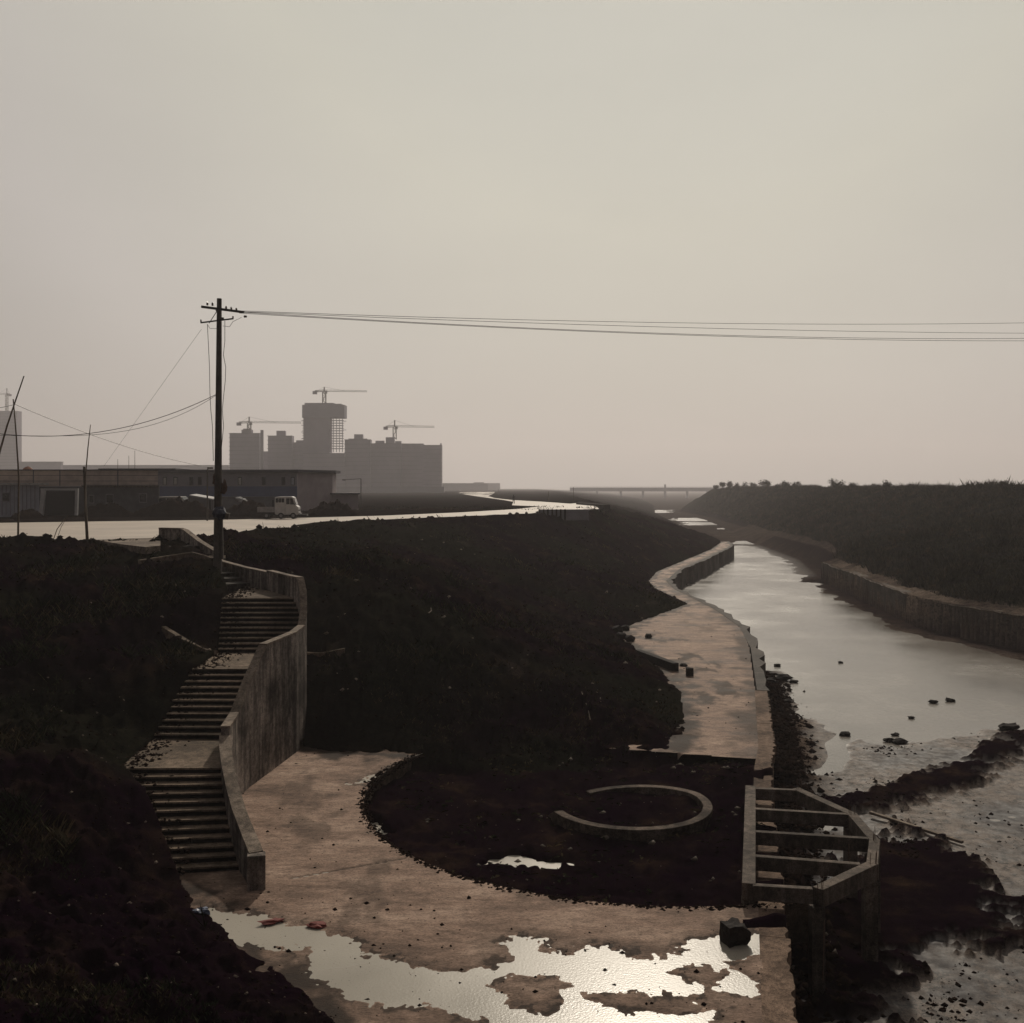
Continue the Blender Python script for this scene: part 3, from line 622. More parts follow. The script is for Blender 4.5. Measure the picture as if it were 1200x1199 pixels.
for (y0, y1, z) in ((27.6, 30.5, 1.742), (33.5, 36.4, 3.392), (39.3, 43.4, 5.102)):
    ys = np.linspace(y0, y1, 6); poly = [(xlf(v), v) for v in ys] + [(wallx(v) - .02, v) for v in ys[::-1]]
    mb = MB().prism([(p[0], p[1] + .02) for p in poly], z - .3, z + .004); mb.build('landing', M['step'], st)
# upper steps to the road beyond the second bend
mb = MB()
for i in range(9):
    f0 = i / 9; cx = -12.3 - 4.6 * f0; cy = 43.6 + 7.6 * f0; mb.box((cx, cy, 5.1 + 1.4 * (f0 + .11) - 0.2), (2.0, 1.0, 0.4), R(31))
mb.build('flight', M['oldwall'], st)
# parapet
pr = thing('stair_parapet', 'tall curving concrete parapet wall along the right side of the stairs', 'wall')
def section(pts3, zbot, th=0.24):
    pts3 = resample(pts3, 0.35); zb = [zbot(p) if callable(zbot) else zbot for p in pts3]
    mb = MB(); ribbon(mb, pts3, -th / 2, th / 2, zb, [p[2] - 0.07 for p in pts3]); mb.build('wall_panel', M['wall'], pr)
    mb = MB(); ribbon(mb, pts3, -th / 2 - 0.015, th / 2 + 0.015, [p[2] - .068 for p in pts3], [p[2] for p in pts3], 0.006); mb.build('coping', M['coping'], pr)
W_ = lambda Y, z: (wallx(Y) + 0.12, Y, z)
section([W_(23.5, .84), W_(24.3, 1.0), W_(25.2, 1.33), W_(26, 1.6), W_(27, 1.93), W_(27.9, 2.18), W_(28.5, 2.35)], -.6, 0.30)
section([W_(28.52, 2.60), W_(30.3, 2.60), W_(31.4, 3.35), W_(32.7, 4.26)], -.6)
section([W_(32.72, 4.30), W_(34, 4.30), W_(35.5, 4.30), W_(36.9, 4.34), W_(37.5, 4.8), W_(38.2, 5.45), W_(38.7, 5.93)], lambda p: -.6 if p[1] < 36 else .2)
section([W_(38.72, 5.95), W_(40.0, 5.93), W_(42, 5.95)], 1.5)
section([W_(42.02, 5.88), W_(44.5, 5.9), W_(47, 6.0), (-14.6, 48.4, 6.15)], 3.5)
section([(-14.0, 47.9, 6.3), (-15.6, 50.0, 6.75), (-17.0, 52.0, 7.24), (-17.3, 52.4, 7.28)], 5.0)
section([(-17.35, 52.5, 7.30), (-18.7, 53.1, 7.30)], 5.5)
mb = MB(); mb.box((-6.0, 23.42, .34), (0.42, 0.3, 0.96), R(15)); mb.build('end_pier', M['wall'], pr, bevel=.02)
# a pale slab at the head of the stairs by the road
mb = MB(); poly = [pt(x, y, 6.62) for x, y in ((112, 633), (150, 631.5), (188, 630.5), (188, 640), (170, 641.5), (140, 638))]; mb.prism(poly, 6.3, 6.64)
tag(mb.build('concrete_slab', M['coping']), 'pale flat concrete slab at the top of the stairs beside the road', 'slab')
def hit(x, y, lo=20, hi=115):
    Yd = np.linspace(lo, hi, 500); Xd = (x - 600) / F * Yd; Zd = H - (y - HZ) / F * Yd; g = terrain(Xd, Yd)[0]
    k = int(np.argmax(g > Zd)) if (g > Zd).any() else 499; return Vector((Xd[k], Yd[k], Zd[k]))
# low concrete edgings coming out of the bank
def edging(pts, w, label):
    mb = MB(); P = []
    for (x, y, Yd) in pts:
        p = hit(x, y); P.append((p.x, p.y, gz(p.x, p.y) + .10))
    ribbon(mb, P, -w / 2, w / 2, [p[2] - .5 for p in P], [p[2] for p in P]); tag(mb.build('concrete_kerb', M['step']), label, 'kerb')
edging([(263, 768, 35.8), (240, 764, 36), (215, 753, 36.6), (192, 743, 37.4)], 0.18, 'thin concrete kerb running left from the middle stair landing into the bank')
edging([(357, 768, 38.4), (375, 768, 38.8), (404, 767.5, 39.2)], 0.14, 'faint short concrete kerb in the bank just right of the stair parapet')
edging([(163, 660, 46), (225, 655, 45.6), (250, 657, 44.5), (262, 664, 43.5)], 0.2, 'curved concrete kerb above the dark hollow beside the utility pole')

# ------------------------------------------------------------------ unfinished balcony frame on columns
fr = thing('balcony_frame', 'unfinished half octagonal concrete beam frame jutting over the river edge', 'frame')
ZF = 0.5
fp = lambda x, y: Vector(pt(x, y, ZF) + (ZF,))
a0, a1 = fp(879.5, 922), fp(877.5, 1033)
def beam(name, p, q_, w, h, dz=0.0, mat='beam'):
    p = Vector(p) - Vector((0, 0, h / 2 - dz)); q_ = Vector(q_) - Vector((0, 0, h / 2 - dz)); mb = MB().bar(p, q_, w, h); return mb.build(name, M[mat], fr, bevel=0.012)
dn = (a1 - a0).normalized()
beam('main_beam', a0 - dn * .12, a1 + dn * .12, 0.30, 0.40, 0.004)
oct_ = [fp(935, 924.5), fp(999, 953.5), fp(1025, 984), fp(1022, 1011), fp(960, 1040)]
for i in range(4):
    d = (oct_[i + 1] - oct_[i]).normalized(); beam('edge_beam', oct_[i] - d * .10, oct_[i + 1] + d * .06, 0.26, 0.40, 0.0 - 0.003 * (i % 2))
for (l, r) in (((885, 923), (932, 925)), ((885, 947), (996, 953.5)), ((885, 973.5), (1017, 981.5)), ((883, 1002), (1008, 1011.5)), ((882, 1036), (952, 1040))):
    beam('cross_beam', fp(*l), fp(*r), 0.17, 0.34, -0.008)
for i, p in enumerate(oct_[1:]):
    c = Vector((p.x, p.y, 0)) + (Vector((-.05, 0.02, 0))); MB().box((c.x, c.y, (-2.5 + ZF - .41) / 2), (0.30, 0.30, ZF - .41 + 2.5)).build('column', M['beam'], fr, bevel=.01)
for p in (a0 + dn * .1, a1 - dn * .1): MB().box((p.x, p.y, (-.9 + ZF - .41) / 2), (0.28, 0.28, ZF - .41 + .9)).build('column', M['beam'], fr, bevel=.01)
rb = []
for p in oct_:
    for k in range(3):
        x, y = p.x + random.uniform(-.09, .09), p.y + random.uniform(-.09, .09)
        MB().tube([(x, y, ZF - .1), (x + random.uniform(-.03, .03), y, ZF + random.uniform(.12, .34))], 0.008, 4).build('rebar', M['rust'], fr)
p = fp(995, 1008); MB().tube([(p.x, p.y, ZF - .1), (p.x, p.y + .02, ZF + .38)], 0.01, 4).build('rebar', M['rust'], fr)
p = fp(966, 1052); MB().tube([(p.x, p.y, ZF - .5), (p.x - .03, p.y, -1.3)], 0.012, 4).build('rebar', M['rust'], fr)

# ------------------------------------------------------------------ utility pole, wires
PY = 44.0; pb = at(255, 655, PY); ptop = at(257, 350, PY); base_z = min(pb.z, gz(pb.x, PY)) - .3
up = thing('utility_pole', 'tall dark concrete utility pole with two crossarms beside the stairs', 'utility pole', (0, 0, 0))
MB().bar((pb.x, PY, base_z), ptop, 0.19, 0.105, n=14).build('pole', M['pole'], up, smooth=False)
def A_(x, y, d=0): return at(x, y, PY + d)
arm = MB().bar(A_(236, 359.5, -.25), A_(286, 366, -.25), 0.09, 0.10); arm_o = arm.build('crossarm', M['metal'], up)
arm = MB().bar(A_(235, 378.3, -.25), A_(273.5, 373.5, -.25), 0.05, 0.06); arm_o2 = arm.build('crossarm', M['metal'], up)
for (x, y) in ((243, 358), (249, 358.5), (265, 362.5), (271, 363.5), (277, 364.5)):
    c = A_(x, y, -.25); MB().ring((c.x, c.y, c.z), [(.02, 0), (.055, .02), (.035, .06), (.05, .08), (.03, .13), (.01, .15)], 10, 'Z').build('insulator', M['porcelain'], up)
for (x, y) in ((235.5, 377), (273, 373)):
    c = A_(x, y, -.25); MB().ring((c.x, c.y, c.z), [(.02, -.02), (.04, .0), (.03, .05), (.04, .08), (.01, .1)], 10, 'Z').build('insulator', M['porcelain'], up)
for (x, y) in ((282, 366), (287.5, 371)):
    c = A_(x, y, -.25); MB().ring((c.x, c.y, c.z), [(.02, -.07), (.06, -.04), (.04, 0), (.06, .03), (.02, .07)], 10, 'X').build('insulator', M['porcelain'], up)
MB().bar(A_(254, 365, -.15), A_(245, 379, -.25), 0.03, 0.03).build('brace', M['metal'], up)
MB().box(A_(261, 373.5, -.2), (.09, .1, .10)).build('clamp', M['metal'], up)
MB().ring(A_(256.3, 363.5), [(.13, -.05), (.135, 0), (.13, .05)], 14, 'Z').build('clamp', M['metal'], up)
# dark bundle and box low on the pole
def blob(c, r, n=3, seed=0, sq=(1, 1, 1), mat='stone', name='stone', parent=None, rough=.25, block=False):
    import bmesh
    bm = bmesh.new()
    if block: bmesh.ops.create_cube(bm, size=1.6); bmesh.ops.subdivide_edges(bm, edges=bm.edges[:], cuts=2, use_grid_fill=True)
    else: bmesh.ops.create_icosphere(bm, subdivisions=n, radius=1)
    rnd = random.Random(seed); offs = [Vector((rnd.uniform(-9, 9), rnd.uniform(-9, 9), rnd.uniform(-9, 9))) for _ in range(2)]
    from mathutils import noise as mn
    for v in bm.verts:
        k = 1 + rough * mn.noise(v.co * 1.6 + offs[0]) * 1.6 + rough * .5 * mn.noise(v.co * 4 + offs[1]); v.co = Vector((v.co.x * k * sq[0], v.co.y * k * sq[1], v.co.z * k * sq[2])) * r
    me = bpy.data.meshes.new(name); bm.to_mesh(me); bm.free(); me.materials.append(M[mat]); o = bpy.data.objects.new(name, me); C.objects.link(o); o.location = c
    if parent: o.parent = parent
    return o
blob(A_(257.5, 602, -.1), .30, 2, 5, (1, .8, 1.15), 'darkbag', 'cable_bundle', up)
MB().box(A_(266.5, 605, -.1), (.17, .22, .28), 0, 0, R(8)).build('meter_box', M['wood'], up, bevel=.01)
blob(A_(262.5, 571, -.05), .16, 2, 8, (.8, .7, 1.9), 'rust', 'vine', up, .5); blob(A_(251.5, 562, -.05), .12, 2, 9, (.8, .7, 2.2), 'rust', 'vine', up, .5)
MB().bar(A_(259.6, 606, -.12), A_(260.5, 655, -.12), .10, .10).build('side_post', M['pole'], up)
MB().tube([A_(x, y, -.2) for x, y in ((243, 380), (244, 400), (245.5, 430), (246, 460), (247, 480), (249, 500), (250, 540))], .013, 4).build('down_lead', M['cable'], up)
MB().tube([A_(x, y, -.2) for x, y in ((263.5, 376), (263.5, 400), (261.8, 416), (264.5, 430), (264, 446), (262, 465), (260.5, 480), (262, 500), (260, 520), (258, 545))], .013, 4).build('down_lead', M['cable'], up)
MB().tube([A_(x, y, -.2) for x, y in ((243, 380), (246, 385), (254, 385))], .009, 4).build('jumper', M['cable'], up)
MB().tube([A_(x, y, -.2) for x, y in ((261, 382), (269, 383), (273, 377), (283, 372))], .009, 4).build('jumper', M['cable'], up)

def wire(px3, P0, P1, r, label, n=40, name='overhead_wire', smin=0., smax=1., group=None):
    "wire over the plan line P0-P1 whose height passes through three sighted pixels"
    P0, P1 = Vector(P0), Vector(P1); S = []; Z = []
    for (x, y) in px3:
        u = (x - 600) / F; s = (u * P0.y - P0.x) / ((P1.x - P0.x) - u * (P1.y - P0.y)); Yd = P0.y + (P1.y - P0.y) * s
        S.append(s); Z.append(H - (y - HZ) / F * Yd)
    co = np.polyfit(S, Z, len(S) - 1); pts = []
    for s in np.linspace(smin, smax, n): p = P0 + (P1 - P0) * float(s); pts.append((p.x, p.y, float(np.polyval(co, s))))
    return tag(MB().tube(pts, r, 4).build(name, M['cable']), label, 'wire', group)
E0 = (-11.85, 43.75); E1 = (62, 75)
G = 'wires strung across the sky to the right'
wire([(285, 364.5), (600, 374.5), (1195, 378.5)], E0, E1, .011, 'topmost of the four wires crossing the sky to the right of the pole', group=G)
wire([(285, 365.5), (600, 377.8), (1195, 390.5)], (-11.9, 43.7), (62, 74), .011, 'second wire from the top of the four crossing the sky', group=G)
wire([(278, 365.5), (600, 383.6), (1195, 396.6)], (-12.2, 43.7), (62, 73), .012, 'third wire from the top of the four crossing the sky', group=G)
wire([(282, 367), (600, 384.6), (1195, 399.5)], (-11.95, 43.8), (62, 71), .012, 'lowest of the four wires crossing the sky', group=G)
L1 = (-12.95, 43.9)
wire([(253, 462.5), (160, 497.5), (58, 511.2), (5, 509)], L1, (-30, 44.5), .014, 'sagging wire from the utility pole to the left edge, upper of a close pair', group='sagging wires left of the pole')
wire([(253, 463.5), (180, 497.5), (60, 511.0), (5, 510.5)], L1, (-30, 43.5), .009, 'thin sagging wire from the utility pole to the left edge, lower of a close pair', group='sagging wires left of the pole')
tag(MB().tube([A_(236, 386, -.2), at(122, 546, 62)], .007, 4).build('guy_wire', M['cable']), 'faint straight stay wire slanting down left from the crossarm', 'wire')
BY = 53.0
bt = at(17, 474, BY); lp = at(243, 548, 86)
wire([(18, 474), (100, 507), (245, 547.5)], (bt.x, bt.y), (at(246, 547, 80).x, 80), .018, 'wire running from the leaning bamboo poles down to the lamp post', smin=0, smax=1)
wire([(18, 474), (0, 478)], (bt.x, bt.y), (-32, 54), .012, 'short wire leaving the crossed bamboo poles towards the left edge')
def rod(name, pts, Yd, r0, r1, label, cat, mat='bamboo', foot=True, group=None):
    P = [at(x, y, Yd) for x, y in pts]
    mb = MB(); n = len(P)
    for i in range(n - 1):
        ra = r0 + (r1 - r0) * i / (n - 1); rb_ = r0 + (r1 - r0) * (i + 1) / (n - 1); mb.bar(P[i], P[i + 1], ra, rb_, n=7)
        mb.ring(P[i + 1], [(rb_ * 1.0, -.01), (rb_ * 1.35, 0), (rb_ * 1.0, .01)], 7, 'Z')
    return tag(mb.build(name, M[mat]), label, cat, group)
rod('bamboo_pole', [(-27, 642), (0, 528), (8, 500), (17, 473), (28, 441)], BY, .06, .03, 'long thin bamboo pole leaning right, crossing another at the far left', 'pole', group='bamboo poles by the road')
rod('bamboo_pole', [(21, 641), (22, 560), (19, 510), (15.5, 468)], BY, .055, .03, 'upright thin bamboo pole with a bend, crossed by the leaning one', 'pole', group='bamboo poles by the road')
rod('bamboo_pole', [(99.5, 600), (100, 560), (103, 525), (106, 498)], BY, .045, .02, 'thin stick lashed to a short post left of the stairs head', 'pole', group='bamboo poles by the road')
rod('wooden_post', [(102.5, 638), (100.5, 600), (98.5, 547)], BY + .15, .085, .065, 'short thick wooden post carrying a thin stick beside the road', 'post', 'wood')
rod('stake', [(62, 634), (67, 620), (76, 608)], BY, .02, .02, 'slanting short stake in the verge, the left of two', 'stake'); rod('stake', [(66, 634), (72, 617), (80, 604)], BY, .014, .012, 'slanting short stake in the verge, the right of two', 'stake')
def lamp(x, ytop, ybot, Yd, dirx, label, armlen):
    t = thing('lamp_post', label, 'lamp post'); a = at(x, ytop, Yd); b = at(x, ybot, Yd)
    MB().bar((b.x, b.y, GZ - .1), a, .08, .055, n=8).build('post', M['metal'], t)
    c = at(x + armlen * dirx, ytop + (1.5 if armlen > 8 else -1.5), Yd); MB().bar(a, c, .04, .04, n=6).build('arm', M['metal'], t)
    MB().box((c.x, c.y, c.z), (.5, .2, .16)).build('lamp_head', M['metal'], t, bevel=.03)
lamp(243, 550, 610, 86, 1, 'thin dark lamp post in front of the long building, just left of the utility pole', 3.5)
lamp(423, 561, 589, 150, -1, 'dark lamp post with a long arm right of the long building', 20)

# ------------------------------------------------------------------ buildings on the left bank
def panel(mb, x0, x1, y0, y1, Yd, th=.25):
    "upright slab seen between pixels, at distance Yd"
    a = at(x0, y0, Yd); b = at(x1, y1, Yd); mb.box(((a.x + b.x) / 2, Yd + th / 2, (a.z + b.z) / 2), (abs(b.x - a.x), th, abs(a.z - b.z))); return mb
YA = 106
wa = thing('warehouse', 'long low warehouse with a brownish fascia wall across the road', 'building')
def solid(x0, x1, ytop, Yd, depth, zb=GZ - .1, ybot=None):
    a = at(x0, ytop, Yd); b = at(x1, ytop, Yd); z0 = zb if ybot is None else at(0, ybot, Yd).z
    k = (Yd + depth) / Yd
    return MB().prism([(a.x, Yd), (b.x, Yd), (b.x * k, Yd + depth), (a.x * k, Yd + depth)], z0, a.z)
solid(-140, 186, 570, YA, 8).build('wall', M['darkwall'], wa)
solid(-140, 185, 551.5, YA - .12, 8.2, ybot=569.7).build('fascia', M['brickwall'], wa)
solid(-140, 186, 550.2, YA - .4, 8.8, ybot=551.4).build('roof', M['roof'], wa)
for yy in (557, 563.5): panel(MB(), -140, 185, yy, yy + .5, YA - .16, .05).build('fascia_band', M['darkwall'], wa)
mb = MB()
for k in range(20):
    x = 96 + k * 4.6; a = at(x, 570.5, YA - .7); mb.bar((a.x, YA - .9, a.z), (a.x, YA, a.z + .05), .1, .1)
mb.build('eave_brackets', M['wood'], wa)
e = at(95, 570, YA - 1); f = at(187, 570, YA - 1); MB().box(((e.x + f.x) / 2, YA - .5, e.z + .12), (f.x - e.x, 1.0, .06)).build('eave', M['roof'], wa)
for (x0, x1, y0, y1) in ((124, 133, 579, 590), (163, 172, 578, 589), (104, 110, 580, 590)):
    wd = panel(MB(), x0, x1, y0, y1, YA - .08, .07).build('window', M['greywall'], wa); panel(MB(), x0 + .8, x1 - .8, y0 + 1, y1 - 1, YA - .12, .03).build('pane', M['glass'], wd)
for x in (39, 70, 138): panel(MB(), x - .5, x + .5, 551.5, 569.5, YA - .17, .05).build('fascia_joint', M['darkwall'], wa)
blob(at(33, 549.5, YA + 2) + Vector((0, 0, -.2)), .55, 2, 3, (1, .8, .8), 'tile', 'roof_debris'); o = bpy.data.objects['roof_debris']; tag(o, 'small orange scrap lying on the warehouse roof', 'scrap')
# white shed and gate in front of it
sh = thing('shed', 'pale grey corrugated shed with a white roof edge at the far left', 'shed'); YS = 100
mb = solid(-120, 46, 568.5, YS, 5); mb.build('wall', M['shed'], sh)
mb = MB()
for k in range(34): x = -118 + k * 4.8; panel(mb, x, x + .7, 569, 604, YS - .05, .045)
mb.build('corrugation', M['greywall'], sh)
solid(-120, 57, 566, YS - .6, 6.0, ybot=568.4).build('roof', M['whitish'], sh)
w_ = panel(MB(), 2, 11, 577, 588, YS - .09, .08).build('window', M['greywall'], sh); panel(MB(), 3, 10, 578, 587, YS - .13, .03).build('pane', M['glass'], w_)
gt = thing('gateway', 'white framed gateway with a dark opening next to the grey shed', 'gate'); YG = 98.5
mb = MB(); mb.bar(at(48.5, 604, YG), at(51, 573, YG), .38, .3); mb.build('frame_post', M['white'], gt)
mb = MB(); mb.bar(at(89.5, 604, YG), at(90.5, 573.5, YG), .25, .3); mb.build('frame_post', M['white'], gt)
mb = MB(); mb.bar(at(48, 573.6, YG), at(92, 573.6, YG), .22, .2); mb.build('lintel', M['white'], gt)
panel(MB(), 51, 89, 575, 603.5, YG + .4, .1).build('opening_shade_sheet', M['dark'], gt)  # flat dark sheet, its colour stands for the shade inside the gateway opening

YB = 128
wb = thing('long_building', 'long two storey building with a blue painted band behind the road', 'building')
zt0 = at(0, 549.5, YB).z
def slab_h(name, x0, x1, y0, y1, dY, mat, th=.3): return panel(MB(), x0, x1, y0, y1, YB + dY, th).build(name, M[mat], wb)
solid(115, 348, 552, YB, 9).build('wall', M['greywall'], wb)
slab_h('blue_band', 187, 348, 570, 582, -.12, 'bluewall', .11); slab_h('lower_wall', 187, 348, 582.4, 600, -.06, 'darkwall', .05)
mb = MB(); c0, c1 = at(348.3, 553, YB), at(391, 557, YB + 7)
mb.prism([(c0.x, YB - .02), (c1.x, YB + 6), (c1.x, YB + 9), (c0.x, YB + 9)], GZ - .1, c0.z - .1); mb.build('end_wall', M['pinkwall'], wb)
mb = MB(); mb.prism([(at(113, 550, YB).x, YB - .5), (c0.x + .2, YB - .5), (c1.x + .5, YB + 5.6), (c1.x + .5, YB + 9.6), (at(113, 550, YB).x, YB + 9.6)], c0.z - .08, c0.z + .28); mb.build('roof', M['roof'], wb)
slab_h('roof_step', 115, 205, 549, 551.6, .5, 'roof', 6)
for (x, c) in ((205.5, 'whitish'), (224, 'dark'), (234, 'dark'), (281, 'whitish'), (309, 'dark'), (332, 'dark'), (343, 'shed'), (193, 'whitish')):
    wd = slab_h('window', x - 2.2, x + 2.2, 559, 568.5, -.08, 'roof', .07); panel(MB(), x - 1.5, x + 1.5, 560, 568, YB - .11, .025).build('pane', M[c], wd)
for x in (215, 246, 296, 320): panel(MB(), x - 1.2, x + 1.2, 586, 598, YB - .1, .035).build('door', M['dark'], wb)
for (x, h) in ((138, 538), (151, 534), (158, 528)):
    a = at(x, 549, YB + 3); b = at(x, h, YB + 3); MB().bar(a, b, .035, .025, n=5).build('antenna', M['metal'], wb)
an = thing('annex', 'low flat roofed annex at the right end of the long building', 'building')
solid(362, 420, 579.5, 134, 5).build('wall', M['pinkwall'], an); solid(360, 422, 577.8, 133.6, 6, ybot=579.3).build('roof', M['roof'], an)
panel(MB(), 372, 378, 585, 596, 133.9, .06).build('door', M['darkwall'], an)

# truck, van, trailer
def wheel(parent, x, y, z, r, wd=.18):
    t = MB().ring((x, y, z), [(r * .55, -wd / 2), (r * .93, -wd / 2), (r, -wd / 3), (r, wd / 3), (r * .93, wd / 2), (r * .55, wd / 2)], 20).build('wheel', M['rubber'], parent)
    MB().ring((x, y, z), [(r * .2, -wd * .56), (r * .52, -wd * .5), (r * .54, 0), (r * .52, wd * .5), (r * .2, wd * .56)], 14).build('rim', M['greybox'], t)
def extr(prof, y0, y1):
    n = len(prof); vs = [(p[0], y0, p[1]) for p in prof] + [(p[0], y1, p[1]) for p in prof]
    mb = MB(); mb.add(vs, [(k, (k + 1) % n, n + (k + 1) % n, n + k) for k in range(n)] + [tuple(range(n))[::-1], tuple(range(n, 2 * n))]); return mb
tp = RP(325, 608.2)
tr = thing('truck', 'small white crew cab truck with a grey open bed driving on the road', 'truck', (tp[0], tp[1] + .6, 6.6), R(4))
extr([(-.25, .42), (-.25, 1.95), (0, 2.02), (1.25, 2.02), (1.42, 1.95), (1.62, 1.25), (1.86, 1.05), (1.90, .42), (1.75, .36), (-.1, .36)], -.74, .74).build('cab', M['white'], tr, bevel=.04)
for (x0, x1, z0, z1, s) in ((-.17, .06, 1.48, 1.86, 0), (.10, .33, 1.48, 1.86, 0), (.37, .60, 1.48, 1.86, 0), (.78, 1.08, 1.32, 1.86, 0)):
    for sd in (-1, 1): MB().box(((x0 + x1) / 2, sd * .748, (z0 + z1) / 2), (x1 - x0, .02, z1 - z0)).build('window', M['glass'], tr)
for sd in (-1, 1):
    extr([(1.13, 1.30), (1.13, 1.86), (1.36, 1.86), (1.50, 1.30)], sd * .748 - .01, sd * .748 + .01).build('window', M['glass'], tr)
    MB().box((1.92, sd * .55, .78), (.06, .24, .16)).build('headlight', M['glass'], tr, bevel=.02)
    MB().box((1.58, sd * .86, 1.35), (.05, .14, .24)).build('mirror', M['rubber'], tr)
    MB().box((.68, sd * .752, 1.0), (.015, .012, 1.15)).build('door_seam', M['rubber'], tr)
extr([(1.44, 1.88), (1.47, 1.90), (1.66, 1.30), (1.62, 1.28)], -.62, .62).build('windscreen', M['glass'], tr)
MB().box((.5, 0, .33), (4.2, 1.1, .14)).build('chassis', M['rubber'], tr)
bd = MB().box((-1.06, 0, .62), (1.55, 1.46, .06)); bd.build('bed_floor', M['greybox'], tr)
for (c, d) in (((-1.06, -.72, .85), (1.55, .04, .42)), ((-1.06, .72, .85), (1.55, .04, .42)), ((-1.82, 0, .85), (.04, 1.4, .42))): MB().box(c, d).build('bed_side', M['greybox'], tr)
MB().box((-.9, 0, .5), (1.2, 1.2, .2)).build('chassis', M['rubber'], tr)
for x in (-1.0, .32, 1.40):
    if x == .32: continue
    for sd in (-.66, .66): wheel(tr, x, sd, .28, .28)
for sd in (-.66, .66): wheel(tr, .30, sd, .28, .28)
MB().box((1.94, 0, .45), (.08, 1.4, .16)).build('bumper', M['greybox'], tr)

vp = pt(196, 603, GZ)
vn = thing('van', 'grey white van parked behind the soil heaps left of the pole', 'van', (vp[0], 112, GZ), R(-6))
extr([(-1.7, .3), (-1.7, 1.5), (-1.5, 1.95), (1.0, 1.95), (1.5, 1.2), (1.95, 1.0), (2.0, .3)], -.8, .8).build('body', M['whitish'], vn, bevel=.06)
for (a, b) in ((-1.5, -.7), (-.6, .15), (.25, 1.0)):
    for sd in (-1, 1): MB().box(((a + b) / 2, sd * .805, 1.5), (b - a, .02, .5)).build('window', M['glass'], vn)
extr([(1.05, 1.88), (1.08, 1.92), (1.56, 1.25), (1.52, 1.22)], -.7, .7).build('windscreen', M['glass'], vn)
for x in (-1.1, 1.2):
    for sd in (-.72, .72): wheel(vn, x, sd, .3, .3)
cn = thing('awning', 'white sloping awning on thin posts among the soil heaps', 'awning')
a, b = at(222, 580, 112), at(249, 584.5, 112)
MB().add([(a.x, 112, a.z), (b.x, 112, b.z), (b.x, 114.5, b.z + .1), (a.x, 114.5, a.z + .1), (a.x, 112, a.z - .12), (b.x, 112, b.z - .12), (b.x, 114.5, b.z - .02), (a.x, 114.5, a.z - .02)], [(0, 1, 2, 3), (7, 6, 5, 4), (0, 4, 5, 1), (1, 5, 6, 2), (2, 6, 7, 3), (3, 7, 4, 0)]).build('roof_sheet', M['white'], cn)
for p in (a, b):
    for dy in (.1, 2.3): MB().bar((p.x, 112 + dy, GZ - .1), (p.x, 112 + dy, p.z - .1), .06, .06).build('post', M['metal'], cn)
# little white sacks on the heap
for i, (x, y, s, lb) in enumerate(((280, 584.5, .38, 'white sack on the soil heap, upper left of a pair'), (284.5, 587, .42, 'white sack on the soil heap, lower right of a pair'))):
    blob(at(x, y, 110), s, 2, 40 + i, (1.1, .8, .6), 'white', 'sack'); tag(bpy.context.scene.objects['sack' if i == 0 else 'sack.001'], lb, 'sack', 'white sacks on the heap')

# soil heaps across the road
def heap(x0, x1, ytop, Yd, seed, label):
    a, b = at(x0, ytop, Yd), at(x1, ytop, Yd); hw = (b.x - a.x) / 2; cx = (a.x + b.x) / 2; hz = a.z - GZ
    n, m = 60, 24; X, Y = np.meshgrid(np.linspace(-1, 1, n), np.linspace(-1, 1, m)); rr = np.sqrt(X ** 2 + Y ** 2)
    wx = cx + X * hw; wy = Yd + Y * 2.2
    h = np.clip(1 - rr ** 2.2, -.05, 1) * hz * (0.72 + .9 * fbm(wx, wy, 1.6, 4, seed, .6)) + .2 * fbm(wx, wy, .4, 3, seed + 5)
    h = np.where(rr > 1, -.3, h); idx = np.arange(n * m).reshape(m, n)
    Q = np.stack([idx[:-1, :-1], idx[:-1, 1:], idx[1:, 1:], idx[1:, :-1]], -1).reshape(-1, 4)
    o = np_mesh('soil_heap', np.stack([wx, wy, GZ + h], -1).reshape(-1, 3), Q, M['clod'], smooth=False); tag(o, label, 'soil heap', 'soil heaps beyond the road')
heap(196, 232, 574, 104, 1, 'tall narrow dark soil heap beside the white awning')
heap(150, 262, 588, 101, 2, 'wide dark soil heap behind the utility pole')
heap(255, 322, 588, 103, 3, 'dark soil heap between the utility pole and the truck')
heap(352, 424, 589, 106, 4, 'broad dark soil heap to the right of the truck')
heap(368, 398, 584, 108, 5, 'peaked dark soil heap in front of the annex wall')
heap(16, 52, 597, 96, 6, 'low grassy soil heap in front of the grey shed')
heap(430, 560, 596.5, 128, 7, 'long low dark soil heap beyond the road, right of the lamp post')
heap(90, 160, 592, 102, 8, 'low dark soil heap below the warehouse windows')

# ------------------------------------------------------------------ culvert parapets on the road at the bend, person, poles
o = thing('road_barrier', 'grey ribbed concrete barrier at the road bend above the bank', 'barrier'); Yb = 112
MB().box(((at(631, 0, Yb).x + at(690, 0, Yb).x) / 2, Yb, at(0, 597, Yb).z - .6), (at(690, 0, Yb).x - at(631, 0, Yb).x, .45, 1.2)).build('panel', M['greywall'], o)
for k in range(7):
    x = at(632 + k * 5, 0, Yb).x; MB().box((x, Yb - .25, at(0, 596.8, Yb).z - .6), (.16, .12, 1.22)).build('rib', M['oldwall'], o)
o = tag(MB().prism([(at(676, 0, 170).x, 172), (at(708, 0, 150).x, 150), (at(708, 0, 150).x + .9, 150.4), (at(676, 0, 170).x + .9, 172.4)], 6.0, 6.9).build('parapet', M['stone']), 'dark slanting parapet slab right of the road bend', 'parapet')
o.data.transform(Matrix.Identity(4))
